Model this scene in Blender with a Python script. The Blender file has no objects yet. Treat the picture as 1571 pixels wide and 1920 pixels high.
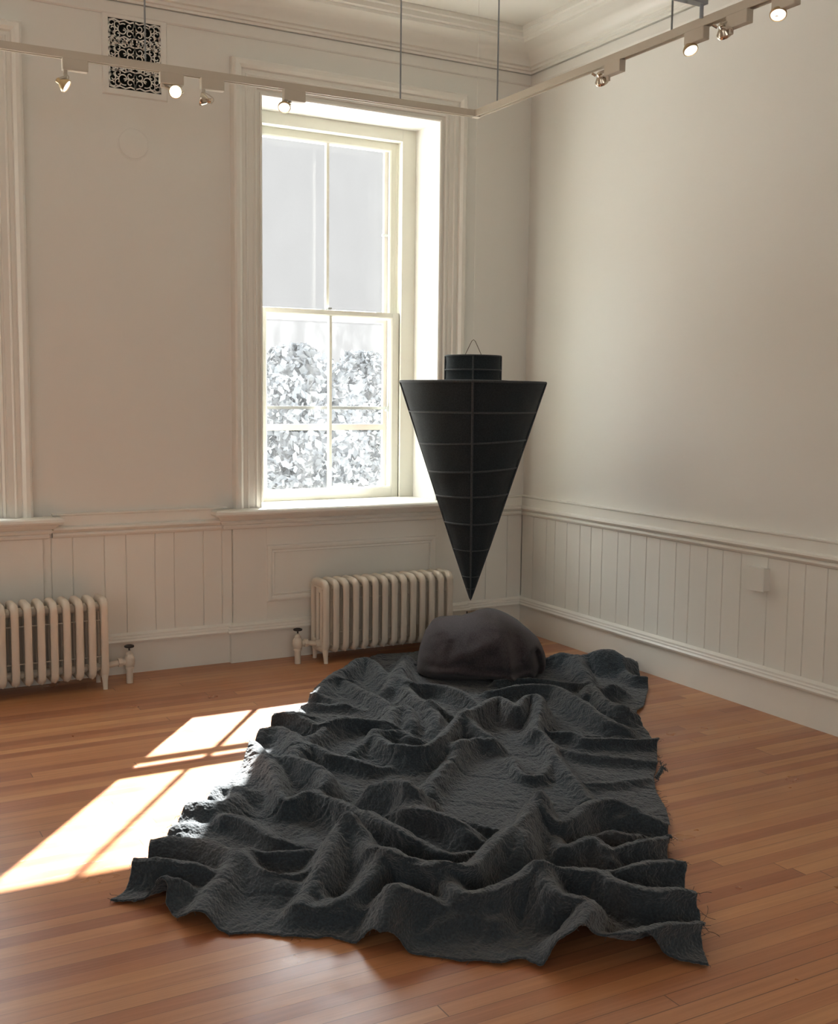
import bpy, bmesh, math, random
import numpy as np
from mathutils import Vector, Matrix

random.seed(7)
rng = np.random.default_rng(11)
sc = bpy.context.scene
col = sc.collection

# ------------------------------------------------------------------ camera
YAW, PITCH, ROLL, FOC = 0.5069, 0.1044, 0.0111, 2092.9
CAM = np.array([-4.2983, -6.2825, 1.6])
c_f = np.array([math.sin(YAW)*math.cos(PITCH), math.cos(YAW)*math.cos(PITCH), -math.sin(PITCH)])
c_r0 = np.array([math.cos(YAW), -math.sin(YAW), 0.0]); c_u0 = np.cross(c_r0, c_f)
c_r = c_r0*math.cos(ROLL)+c_u0*math.sin(ROLL); c_u = -c_r0*math.sin(ROLL)+c_u0*math.cos(ROLL)
cd = bpy.data.cameras.new('camera'); cam = bpy.data.objects.new('camera', cd); col.objects.link(cam)
cd.sensor_fit = 'VERTICAL'; cd.sensor_height = 24.0; cd.lens = 24.0*FOC/1920.0
cd.clip_start = .05; cd.clip_end = 500
cam.matrix_world = Matrix(((c_r[0], c_u[0], -c_f[0], CAM[0]), (c_r[1], c_u[1], -c_f[1], CAM[1]),
                           (c_r[2], c_u[2], -c_f[2], CAM[2]), (0, 0, 0, 1)))
sc.camera = cam

def on(axis, val, x, y):
    """point of the room plane (axis = val) seen at photo position x, y (survey of the photo)"""
    d = c_f + c_r*(x-785.5)/FOC - c_u*(y-960)/FOC
    return CAM + d*((val-CAM[axis])/d[axis])

# ------------------------------------------------------------------ view
sc.view_settings.view_transform = 'Standard'
sc.view_settings.look = 'None'
sc.view_settings.exposure = -0.33
sc.view_settings.gamma = 1.0
try: sc.view_settings.use_curve_mapping = False
except Exception: pass

# ------------------------------------------------------------------ light
SUN_EL, SUN_H = math.radians(39.2), np.array([0.6, 0.8])
sd = bpy.data.lights.new('sun', 'SUN'); sun = bpy.data.objects.new('sun', sd); col.objects.link(sun)
sd.energy = 62.0; sd.angle = math.radians(0.55); sd.color = (1.0, 0.97, 0.92)
to_sun = Vector((SUN_H[0]*math.cos(SUN_EL), SUN_H[1]*math.cos(SUN_EL), math.sin(SUN_EL)))
sun.rotation_euler = to_sun.to_track_quat('Z', 'Y').to_euler()
sun.location = (8, 12, 12)

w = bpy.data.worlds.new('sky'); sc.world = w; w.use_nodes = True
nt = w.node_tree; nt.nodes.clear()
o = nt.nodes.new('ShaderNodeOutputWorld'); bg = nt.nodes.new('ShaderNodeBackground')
tc = nt.nodes.new('ShaderNodeTexCoord'); sx = nt.nodes.new('ShaderNodeSeparateXYZ')
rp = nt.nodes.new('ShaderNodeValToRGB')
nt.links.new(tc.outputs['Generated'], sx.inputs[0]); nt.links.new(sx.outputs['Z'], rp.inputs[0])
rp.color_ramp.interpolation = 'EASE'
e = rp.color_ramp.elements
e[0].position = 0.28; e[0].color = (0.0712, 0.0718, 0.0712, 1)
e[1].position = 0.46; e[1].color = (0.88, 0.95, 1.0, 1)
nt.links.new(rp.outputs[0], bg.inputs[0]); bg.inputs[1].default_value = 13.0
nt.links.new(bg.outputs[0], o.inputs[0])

def area(name, loc, target, sx_, sy_, energy, colr):
    l = bpy.data.lights.new(name, 'AREA'); l.shape = 'RECTANGLE'; l.size = sx_; l.size_y = sy_
    l.energy = energy; l.color = colr
    ob = bpy.data.objects.new(name, l); col.objects.link(ob); ob.location = loc
    ob.rotation_euler = (Vector(target)-Vector(loc)).to_track_quat('-Z', 'Y').to_euler()
    return ob
# added soft fill lights, unseen, in front of the solid side and rear walls
area('fill_side', (-8.35, -6.5, 2.2), (0, -4.0, 1.6), 2.6, 2.4, 75, (0.98, 0.98, 0.96))
area('fill_rear', (-4.5, -11.8, 2.4), (-2.5, 0, 1.8), 3.5, 2.2, 105, (0.98, 0.98, 0.96))

# ------------------------------------------------------------------ helpers: materials
def new_mat(name):
    m = bpy.data.materials.new(name); m.use_nodes = True
    t = m.node_tree; b = t.nodes['Principled BSDF']; return m, t, b
def N(t, k, **kw):
    n = t.nodes.new('ShaderNode'+k)
    for a, v in kw.items(): setattr(n, a, v)
    return n
def paint(name, c, rough=.6, var=.04, scale=3.0, bump=.02, bscale=60, spec=.3, metal=0.0):
    m, t, b = new_mat(name)
    tc = N(t, 'TexCoord'); no = N(t, 'TexNoise'); no.inputs['Scale'].default_value = scale; no.inputs['Detail'].default_value = 4
    mx = N(t, 'MixRGB'); mx.inputs[1].default_value = tuple(v*(1-var) for v in c)+(1,); mx.inputs[2].default_value = tuple(min(1, v*(1+var)) for v in c)+(1,)
    t.links.new(tc.outputs['Object'], no.inputs['Vector']); t.links.new(no.outputs['Fac'], mx.inputs[0]); t.links.new(mx.outputs[0], b.inputs['Base Color'])
    b.inputs['Roughness'].default_value = rough; b.inputs['Specular IOR Level'].default_value = spec; b.inputs['Metallic'].default_value = metal
    if bump:
        n2 = N(t, 'TexNoise'); n2.inputs['Scale'].default_value = bscale; n2.inputs['Detail'].default_value = 3
        bp = N(t, 'Bump'); bp.inputs['Strength'].default_value = bump*5; bp.inputs['Distance'].default_value = .004
        t.links.new(tc.outputs['Object'], n2.inputs['Vector']); t.links.new(n2.outputs['Fac'], bp.inputs['Height']); t.links.new(bp.outputs[0], b.inputs['Normal'])
    return m
M = {}
M['wall'] = paint('wall_paint', (.76, .745, .69), .7, .03, 1.2, .03, 25)
M['trim'] = paint('trim_paint', (.79, .775, .71), .42, .03, 2.0, .02, 40, .45)
M['ceil'] = paint('ceiling_paint', (.74, .725, .66), .8, .03, 1.0, .03, 20)
M['radiator'] = paint('radiator_enamel', (.70, .63, .53), .42, .08, 9.0, .05, 60, .45)
M['track'] = paint('track_enamel', (.55, .50, .41), .5, .03)
M['rod'] = paint('steel_rod', (.25, .27, .28), .45, .05, 8, 0, metal=.6)
M['conduit'] = paint('grey_conduit', (.33, .36, .38), .45, .05, 8, 0, metal=.3)
M['wheel'] = paint('iron_handwheel', (.045, .038, .034), .6, .1, 20)
M['dark'] = paint('painted_shade', (.004, .006, .005), 1, 0, 1, 0)  # black standing for shade, in the vent and beside the outlet
M['socket'] = paint('socket_brass', (.42, .36, .27), .5, .08, 20)
M['sash'] = paint('sash_paint', (.76, .75, .66), .4, .04, 6, .03, 50, .45)
M['storm'] = paint('storm_frame', (.60, .55, .50), .45, .06, 8, .02)
M['steel'] = paint('storm_track', (.45, .47, .47), .4, .05, 8, 0, metal=.5)
M['chrome'] = paint('lamp_chrome', (.62, .55, .45), .22, .03, 8, 0, metal=.9)
M['brass'] = paint('lamp_brass', (.55, .42, .24), .3, .03, 8, 0, metal=.8)
M['wire'] = paint('wire', (.12, .09, .06), .5, .05, 8, 0, metal=.5)
M['line'] = paint('clear_filament', (.80, .78, .70), .3, .0, 8, 0)

def emis(name, c, s):
    m, t, b = new_mat(name); b.inputs['Base Color'].default_value = (.8, .8, .8, 1)
    b.inputs['Emission Color'].default_value = c+(1,); b.inputs['Emission Strength'].default_value = s; return m
M['lamp_on'] = emis('lamp_glow', (1.0, .80, .50), 9.0)
M['lamp_face'] = emis('lamp_glow_dim', (1.0, .90, .76), 2.4)
M['lamp_off'] = paint('lamp_glass', (.35, .30, .25), .12, .03, 8, 0, metal=.7)

def glass(name, dirt, cover, seed):
    """window glass: clear, a faint reflection, and a film of dried dirt that glows in the sun"""
    m = bpy.data.materials.new(name); m.use_nodes = True; t = m.node_tree; t.nodes.clear()
    out = N(t, 'OutputMaterial'); tr = N(t, 'BsdfTransparent'); gl = N(t, 'BsdfGlossy'); tl = N(t, 'BsdfTranslucent')
    gl.inputs['Roughness'].default_value = .03
    tl.inputs['Color'].default_value = (.80, .82, .84, 1)
    tc = N(t, 'TexCoord'); mp = N(t, 'Mapping'); mp.inputs['Scale'].default_value = (9, 9, 4); mp.inputs['Location'].default_value = (seed, seed, 0)
    n1 = N(t, 'TexNoise'); n1.inputs['Scale'].default_value = 1.0; n1.inputs['Detail'].default_value = 8; n1.inputs['Roughness'].default_value = .7
    r = N(t, 'ValToRGB'); r.color_ramp.elements[0].position = .42; r.color_ramp.elements[1].position = .68
    mu = N(t, 'Math', operation='MULTIPLY_ADD'); mu.inputs[1].default_value = dirt; mu.inputs[2].default_value = cover
    t.links.new(tc.outputs['Object'], mp.inputs[0]); t.links.new(mp.outputs[0], n1.inputs['Vector']); t.links.new(n1.outputs['Fac'], r.inputs[0]); t.links.new(r.outputs[0], mu.inputs[0])
    m1 = N(t, 'MixShader'); m2 = N(t, 'MixShader'); m1.inputs[0].default_value = .02
    t.links.new(tr.outputs[0], m1.inputs[1]); t.links.new(gl.outputs[0], m1.inputs[2])
    t.links.new(mu.outputs[0], m2.inputs[0]); t.links.new(m1.outputs[0], m2.inputs[1]); t.links.new(tl.outputs[0], m2.inputs[2])
    t.links.new(m2.outputs[0], out.inputs[0]); return m
M['glass'] = glass('sash_glass', .004, .001, 0.0)
M['glass_dirty'] = glass('storm_glass_dirty', .034, .010, 5.3)

def floor_mat():
    m, t, b = new_mat('fir_floorboards')
    L = t.links.new
    tc = N(t, 'TexCoord'); s = N(t, 'SeparateXYZ'); L(tc.outputs['Object'], s.inputs[0])
    def math_(op, a, b_=None, c_=None):
        n = N(t, 'Math', operation=op)
        for i, v in enumerate((a, b_, c_)):
            if v is None: continue
            if isinstance(v, (int, float)): n.inputs[i].default_value = v
            else: L(v, n.inputs[i])
        return n.outputs[0]
    PW, PL = .0605, 2.6
    yr = math_('DIVIDE', s.outputs['Y'], PW); row = math_('FLOOR', yr); fy = math_('FRACT', yr)
    wn = N(t, 'TexWhiteNoise', noise_dimensions='1D'); L(row, wn.inputs['W'])
    xs = math_('ADD', math_('DIVIDE', s.outputs['X'], PL), math_('MULTIPLY', wn.outputs['Value'], 13.7))
    pid = math_('FLOOR', xs); fx = math_('FRACT', xs)
    cb = N(t, 'CombineXYZ'); L(row, cb.inputs[0]); L(pid, cb.inputs[1])
    w2 = N(t, 'TexWhiteNoise', noise_dimensions='2D'); L(cb.outputs[0], w2.inputs['Vector'])
    ramp = N(t, 'ValToRGB'); L(w2.outputs['Value'], ramp.inputs[0])
    el = ramp.color_ramp.elements
    el[0].position = 0; el[0].color = (.33, .118, .052, 1); el[1].position = 1; el[1].color = (.56, .275, .122, 1)
    for p, c in ((.15, (.40, .155, .070)), (.45, (.47, .205, .090)), (.75, (.50, .225, .100))):
        k = el.new(p); k.color = c+(1,)
    # grain
    mp = N(t, 'Mapping'); mp.inputs['Scale'].default_value = (1.3, 38, 1); L(tc.outputs['Object'], mp.inputs[0])
    ofs = N(t, 'CombineXYZ'); L(math_('MULTIPLY', w2.outputs['Value'], 31.0), ofs.inputs[0]); L(ofs.outputs[0], mp.inputs['Location'])
    g = N(t, 'TexNoise'); g.inputs['Scale'].default_value = 1.6; g.inputs['Detail'].default_value = 7; g.inputs['Roughness'].default_value = .6; L(mp.outputs[0], g.inputs['Vector'])
    gr = N(t, 'MixRGB', blend_type='MULTIPLY'); gr.inputs[0].default_value = .55
    gr_r = N(t, 'ValToRGB'); gr_r.color_ramp.elements[0].position = .3; gr_r.color_ramp.elements[0].color = (.62, .56, .50, 1); gr_r.color_ramp.elements[1].position = .65; gr_r.color_ramp.elements[1].color = (1, 1, 1, 1)
    L(g.outputs['Fac'], gr_r.inputs[0]); L(ramp.outputs[0], gr.inputs[1]); L(gr_r.outputs[0], gr.inputs[2])
    # worn grey blotches and dark spots
    wnz = N(t, 'TexNoise'); wnz.inputs['Scale'].default_value = 1.1; wnz.inputs['Detail'].default_value = 5; L(tc.outputs['Object'], wnz.inputs['Vector'])
    wr = N(t, 'ValToRGB'); wr.color_ramp.elements[0].position = .55; wr.color_ramp.elements[1].position = .80; L(wnz.outputs['Fac'], wr.inputs[0])
    wm = N(t, 'MixRGB'); L(math_('MULTIPLY', wr.outputs[0], .45), wm.inputs[0]); L(gr.outputs[0], wm.inputs[1]); wm.inputs[2].default_value = (.27, .18, .12, 1)
    vo = N(t, 'TexVoronoi'); vo.inputs['Scale'].default_value = 3.4; L(tc.outputs['Object'], vo.inputs['Vector'])
    sp = math_('LESS_THAN', vo.outputs['Distance'], .009)
    sm = N(t, 'MixRGB'); L(sp, sm.inputs[0]); L(wm.outputs[0], sm.inputs[1]); sm.inputs[2].default_value = (.06, .03, .02, 1)
    # seams
    ey = math_('MINIMUM', fy, math_('SUBTRACT', 1.0, fy)); ex = math_('MINIMUM', fx, math_('SUBTRACT', 1.0, fx))
    w3 = N(t, 'TexWhiteNoise', noise_dimensions='1D'); L(math_('ADD', row, .37), w3.inputs['W'])
    thick = math_('MULTIPLY_ADD', math_('POWER', w3.outputs['Value'], 4.0), .035, .008)
    sy = math_('LESS_THAN', ey, thick); sx_ = math_('LESS_THAN', ex, .0007)
    seam = math_('MAXIMUM', sy, sx_)
    fm = N(t, 'MixRGB'); L(math_('MULTIPLY', seam, .72), fm.inputs[0]); L(sm.outputs[0], fm.inputs[1]); fm.inputs[2].default_value = (.07, .03, .018, 1)
    L(fm.outputs[0], b.inputs['Base Color'])
    rn = N(t, 'TexNoise'); rn.inputs['Scale'].default_value = 5; rn.inputs['Detail'].default_value = 5; L(tc.outputs['Object'], rn.inputs['Vector'])
    L(math_('MULTIPLY_ADD', rn.outputs['Fac'], .24, .20), b.inputs['Roughness'])
    b.inputs['Specular IOR Level'].default_value = .5
    # bump
    sc_ = N(t, 'TexNoise'); sc_.inputs['Scale'].default_value = 130; sc_.inputs['Detail'].default_value = 2; L(tc.outputs['Object'], sc_.inputs['Vector'])
    cup = N(t, 'TexNoise'); cup.inputs['Scale'].default_value = 3; L(tc.outputs['Object'], cup.inputs['Vector'])
    hh = math_('ADD', math_('MULTIPLY', seam, -.6), math_('ADD', math_('MULTIPLY', g.outputs['Fac'], .12), math_('ADD', math_('MULTIPLY', sc_.outputs['Fac'], .10), math_('MULTIPLY', math_('ADD', w2.outputs['Value'], cup.outputs['Fac']), .25))))
    bp = N(t, 'Bump'); bp.inputs['Strength'].default_value = .35; bp.inputs['Distance'].default_value = .002; L(hh, bp.inputs['Height']); L(bp.outputs[0], b.inputs['Normal'])
    return m
M['floor'] = floor_mat()

def fabric(name, c1, c2, brown, bscale, strength, rough=.95, sheen=.25):
    m, t, b = new_mat(name); L = t.links.new
    tc = N(t, 'TexCoord'); n = N(t, 'TexNoise'); n.inputs['Scale'].default_value = 1.7; n.inputs['Detail'].default_value = 3; L(tc.outputs['Object'], n.inputs['Vector'])
    r = N(t, 'ValToRGB'); r.color_ramp.elements[0].position = .35; r.color_ramp.elements[0].color = c1+(1,); r.color_ramp.elements[1].position = .62; r.color_ramp.elements[1].color = c2+(1,)
    k = r.color_ramp.elements.new(.75); k.color = brown+(1,)
    L(n.outputs['Fac'], r.inputs[0])
    f = N(t, 'TexNoise'); f.inputs['Scale'].default_value = 140; f.inputs['Detail'].default_value = 3; L(tc.outputs['Object'], f.inputs['Vector'])
    fr = N(t, 'ValToRGB'); fr.color_ramp.elements[0].position = .3; fr.color_ramp.elements[0].color = (.7, .7, .7, 1); fr.color_ramp.elements[1].position = .7; fr.color_ramp.elements[1].color = (1.25, 1.25, 1.25, 1); L(f.outputs['Fac'], fr.inputs[0])
    mu = N(t, 'MixRGB', blend_type='MULTIPLY'); mu.inputs[0].default_value = 1; L(r.outputs[0], mu.inputs[1]); L(fr.outputs[0], mu.inputs[2]); L(mu.outputs[0], b.inputs['Base Color'])
    b.inputs['Roughness'].default_value = rough; b.inputs['Specular IOR Level'].default_value = .12
    b.inputs['Sheen Weight'].default_value = sheen; b.inputs['Sheen Roughness'].default_value = .6
    vv = N(t, 'TexVoronoi'); vv.inputs['Scale'].default_value = bscale
    mp = N(t, 'Mapping'); mp.inputs['Scale'].default_value = (1, .55, 1); mp.inputs['Rotation'].default_value = (0, 0, .7); L(tc.outputs['Object'], mp.inputs[0]); L(mp.outputs[0], vv.inputs['Vector'])
    ad = N(t, 'Math', operation='ADD'); L(vv.outputs['Distance'], ad.inputs[0]); L(f.outputs['Fac'], ad.inputs[1])
    bp = N(t, 'Bump'); bp.inputs['Strength'].default_value = strength; bp.inputs['Distance'].default_value = .004; L(ad.outputs[0], bp.inputs['Height']); L(bp.outputs[0], b.inputs['Normal'])
    return m
M['cloth'] = fabric('gauze_quilt_cloth', (.025, .037, .046), (.031, .040, .048), (.046, .042, .041), 110, .8)
M['shroud'] = fabric('brown_black_wool', (.043, .037, .042), (.050, .042, .046), (.045, .041, .045), 160, .12, sheen=.1)
M['cone'] = fabric('black_stretch_fabric', (.016, .023, .027), (.018, .025, .029), (.018, .024, .028), 300, .04, rough=.75, sheen=.05)
M['cone_rib'] = fabric('black_rib_binding', (.044, .052, .058), (.050, .058, .063), (.050, .056, .060), 300, .05, rough=.7, sheen=.1)

# ------------------------------------------------------------------ helpers: meshes
class MB:
    def __init__(s): s.v = []; s.f = []
    def add(s, vs, fs):
        b = len(s.v); s.v += [tuple(map(float, p)) for p in vs]; s.f += [tuple(b+i for i in f) for f in fs]; return s
    def box(s, x0, x1, y0, y1, z0, z1):
        vs = [(x, y, z) for z in (z0, z1) for y in (y0, y1) for x in (x0, x1)]
        return s.add(vs, [(0, 2, 3, 1), (4, 5, 7, 6), (0, 1, 5, 4), (2, 6, 7, 3), (0, 4, 6, 2), (1, 3, 7, 5)])
    def tube(s, pts, r, n=10, cap=True, closed=False):
        P = [np.array(p, float) for p in pts]; k = len(P)
        R = r if hasattr(r, '__len__') else [r]*k
        T = []
        for i in range(k):
            a = P[(i-1) % k] if (closed or i > 0) else P[i]; b = P[(i+1) % k] if (closed or i < k-1) else P[i]
            d = b-a; T.append(d/(np.linalg.norm(d)+1e-12))
        up = np.array([0, 0, 1.]) if abs(T[0][2]) < .9 else np.array([1., 0, 0])
        u = np.cross(up, T[0]); u /= np.linalg.norm(u); vs = []
        for i in range(k):
            u = u - T[i]*(u@T[i]); u /= np.linalg.norm(u)+1e-12; w_ = np.cross(T[i], u)
            for j in range(n):
                a = 2*math.pi*j/n; vs.append(P[i]+(u*math.cos(a)+w_*math.sin(a))*R[i])
        fs = []
        for i in range(k if closed else k-1):
            i2 = (i+1) % k
            for j in range(n): fs.append((i*n+j, i*n+(j+1) % n, i2*n+(j+1) % n, i2*n+j))
        if cap and not closed: fs += [tuple(range(n-1, -1, -1)), tuple((k-1)*n+j for j in range(n))]
        return s.add(vs, fs)
    def lathe(s, prof, c, axis=(0, 0, 1), n=24):
        ax = Vector(axis).normalized(); q = Vector((0, 0, 1)).rotation_difference(ax); vs = []
        for r_, h in prof:
            for j in range(n):
                a = 2*math.pi*j/n; p = q @ Vector((r_*math.cos(a), r_*math.sin(a), h)); vs.append((p.x+c[0], p.y+c[1], p.z+c[2]))
        fs = []
        for i in range(len(prof)-1):
            for j in range(n): fs.append((i*n+j, i*n+(j+1) % n, (i+1)*n+(j+1) % n, (i+1)*n+j))
        fs += [tuple(range(n-1, -1, -1)), tuple((len(prof)-1)*n+j for j in range(n))]
        return s.add(vs, fs)
    def build(s, name, mat, parent=None, smooth=False, bevel=0, angle=40):
        me = bpy.data.meshes.new(name); me.from_pydata(s.v, [], s.f); me.update()
        ob = bpy.data.objects.new(name, me); col.objects.link(ob); me.materials.append(mat)
        if parent is not None: ob.parent = parent
        bm = bmesh.new(); bm.from_mesh(me); bmesh.ops.recalc_face_normals(bm, faces=bm.faces); bm.to_mesh(me); bm.free()
        if smooth:
            me.polygons.foreach_set('use_smooth', [True]*len(me.polygons))
            try: me.set_sharp_from_angle(angle=math.radians(angle))
            except Exception: pass
        if bevel:
            b = ob.modifiers.new('bevel', 'BEVEL'); b.width = bevel; b.segments = 2; b.limit_method = 'ANGLE'
        return ob
def struct(ob): ob['kind'] = 'structure'; return ob
def tag(ob, label, cat, group=None):
    ob['label'] = label; ob['category'] = cat
    if group: ob['group'] = group
    return ob
def empty(name, loc, label, cat, group=None):
    e_ = bpy.data.objects.new(name, None); e_.empty_display_size = .1; col.objects.link(e_); e_.location = loc
    return tag(e_, label, cat, group)
def local(ob, parent):
    """ob's mesh is in world coordinates: keep it there under its parent"""
    ob.parent = parent; ob.matrix_parent_inverse = Matrix.Translation(parent.location).inverted(); return ob

def sweep_plan(path, prof, closed_prof=True):
    """mitred moulding along a plan path; room lies on the right-hand side; prof = (out, z)"""
    P = [np.array(p, float) for p in path]; nrm = []
    for i in range(len(P)-1):
        d = P[i+1]-P[i]; d /= np.linalg.norm(d); nrm.append(np.array([d[1], -d[0]]))
    mb = MB(); vs = []; k = len(prof)
    for i, p in enumerate(P):
        if i == 0: m_ = nrm[0]
        elif i == len(P)-1: m_ = nrm[-1]
        else:
            s_ = nrm[i-1]+nrm[i]; m_ = s_/(s_@nrm[i])
        for o_, z in prof: vs.append((p[0]+m_[0]*o_, p[1]+m_[1]*o_, z))
    fs = []
    for i in range(len(P)-1):
        for j in range(k if closed_prof else k-1):
            j2 = (j+1) % k; fs.append((i*k+j, i*k+j2, (i+1)*k+j2, (i+1)*k+j))
    if closed_prof: fs += [tuple(range(k)), tuple((len(P)-1)*k+j for j in range(k-1, -1, -1))]
    return mb.add(vs, fs)

def frame_sweep(mb, x0, x1, z0, z1, prof, sides='LTR', y=0.0):
    """mitred casing round an opening in the plane y; prof = (outward, depth towards room)"""
    if sides == 'LTR': pts = lambda d: [(x0-d, z0), (x0-d, z1+d), (x1+d, z1+d), (x1+d, z0)]; closed = False
    else: pts = lambda d: [(x0-d, z0-d), (x0-d, z1+d), (x1+d, z1+d), (x1+d, z0-d)]; closed = True
    k = len(prof); vs = []
    cols = [pts(d) for d, _ in prof]
    n = 4
    for i in range(n):
        for j, (d, dep) in enumerate(prof): vs.append((cols[j][i][0], y-dep, cols[j][i][1]))
    fs = []
    for i in range(n if closed else n-1):
        i2 = (i+1) % n
        for j in range(k-1): fs.append((i*k+j, i*k+j+1, i2*k+j+1, i2*k+j))
    return mb.add(vs, fs)

# ------------------------------------------------------------------ room shell
XL, YR, H, TW = -8.5, -12.0, 3.90, 0.55
W1 = (-1.884, -0.694); W2 = (-4.585, -3.395)          # window openings
ZS, ZH = 0.885, 3.31
sd_ = MB(); sd_.box(XL-.2, .2, YR-.2, TW, -.15, 0); struct(sd_.build('floor', M['floor']))
struct(MB().box(XL-.2, .2, YR-.2, TW, H, H+.15).build('ceiling', M['ceil']))
wb = MB()
for x0, x1 in ((XL-.2, W2[0]), (W2[1], W1[0]), (W1[1], .2)): wb.box(x0, x1, 0, TW, 0, H)
for w_ in (W1, W2): wb.box(w_[0], w_[1], 0, TW, 0, ZS); wb.box(w_[0], w_[1], 0, TW, ZH, H)
struct(wb.build('wall_back', M['wall']))
struct(MB().box(0, .2, YR-.2, 0, 0, H).build('wall_right', M['wall']))
struct(MB().box(XL-.2, XL, YR-.2, 0, 0, H).build('wall_left', M['wall']))
struct(MB().box(XL, 0, YR-.2, YR, 0, H).build('wall_front', M['wall']))

# crown moulding and frieze
crown = [(0, 3.690), (.022, 3.690), (.022, 3.704), (.034, 3.708), (.036, 3.722), (.046, 3.726)]
for i in range(9):
    a = i/8*math.pi/2; crown.append((.052+.145*(1-math.cos(a)), 3.728+.085*math.sin(a)))
crown += [(.205, 3.816), (.205, 3.834), (.222, 3.842), (.226, 3.868), (.240, 3.874), (.240, 3.90), (0, 3.90)]
room_path = [(XL, 0), (0, 0), (0, YR)]
struct(sweep_plan(room_path, crown).build('trim_1', M['trim'], smooth=True, angle=25))
struct(sweep_plan(room_path, [(0, 3.618), (.006, 3.618), (.012, 3.626), (.012, 3.683), (0, 3.683)]).build('trim_2', M['wall']))

# wainscot: baseboard with cap, beadboard, chair rail
bays = [(XL, 0), (-4.815, 0), (-4.815, -.03), (-3.165, -.03), (-3.165, 0), (-2.080, 0), (-2.080, -.03), (-.495, -.03), (-.495, 0), (0, 0), (0, YR)]
bb = [(0, 0), (.024, 0), (.024, .176), (.044, .180), (.047, .190), (.040, .200), (.040, .208), (.034, .214), (.034, .224), (.020, .232), (.012, .236), (0, .236)]
struct(sweep_plan(bays, bb).build('baseboard_back', M['trim']))
rail = [(0, .796), (.014, .796), (.026, .803), (.032, .813), (.030, .822), (.024, .827), (.036, .834), (.046, .845), (.044, .856), (.030, .862), (.022, .864), (.022, .918), (.030, .924), (.030, .930), (0, .934)]
def rail_run(path, n): return struct(sweep_plan(path, rail).build('trim_%d' % n, M['trim']))
rail_run([(XL, 0), (-4.87, 0)], 3)
rail_run([(-3.11, 0), (-2.115, 0)], 4)
rail_run([(-.465, 0), (0, 0), (0, YR)], 5)

def boards_x(edges, z0, z1, name):
    mb = MB(); c = .004
    for a, b in zip(edges[:-1], edges[1:]):
        t_ = .013
        prof = [(a, 0), (a, -t_+.007), (a+c, -t_), (b-c, -t_), (b, -t_+.007), (b, 0)]
        vs = [(x, y, z) for z in (z0, z1) for x, y in prof]; k = len(prof)
        mb.add(vs, [(j, j+1, k+j+1, k+j) for j in range(k-1)])
    return struct(mb.build(name, M['trim']))
boards_x([-3.165, -3.117, -3.002, -2.83, -2.709, -2.543, -2.43, -2.257, -2.143, -2.080], .23, .80, 'trim_6')
boards_x([-.495, -.41, -.30, -.13, -.013], .23, .80, 'trim_7')
ed = [-.013, -.148, -.30, -.397, -.525, -.661, -.775, -.886, -1.036, -1.152, -1.295, -1.412, -1.548, -1.659, -1.796, -1.912, -2.046, -2.229, -2.369, -2.473, -2.608]
while ed[-1] > YR+.2: ed.append(ed[-1]-(.115 if len(ed) % 2 else .15))
mb = MB(); c_ = .004; t_ = .013
for a, b in zip(ed[:-1], ed[1:]):
    prof = [(0, a), (-t_+.007, a), (-t_, a-c_), (-t_, b+c_), (-t_+.007, b), (0, b)]
    mb.add([(x, y, z) for z in (.23, .80) for x, y in prof], [(j, j+1, 6+j+1, 6+j) for j in range(5)])
struct(mb.build('trim_8', M['trim']))
# raised bays under the two windows, with a moulded panel
pm = [(-.044, .030), (-.040, .040), (-.030, .036), (-.022, .044), (-.010, .046), (0.0, .044), (.004, .030)]
for k, (a, b, wo) in enumerate(((-2.080, -.495, W1), (-4.815, -3.165, W2))):
    mb = MB().box(a, b, -.030, 0, .0, .90)
    frame_sweep(mb, wo[0]+.018, wo[1]-.012, .354, .690, pm, 'ALL')
    for xx in (wo[0]+.014, wo[1]-.008): mb.box(xx-.0015, xx+.0015, -.0315, -.03, .23, .80)
    struct(mb.build('trim_%d' % (9+k), M['trim']))

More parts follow.
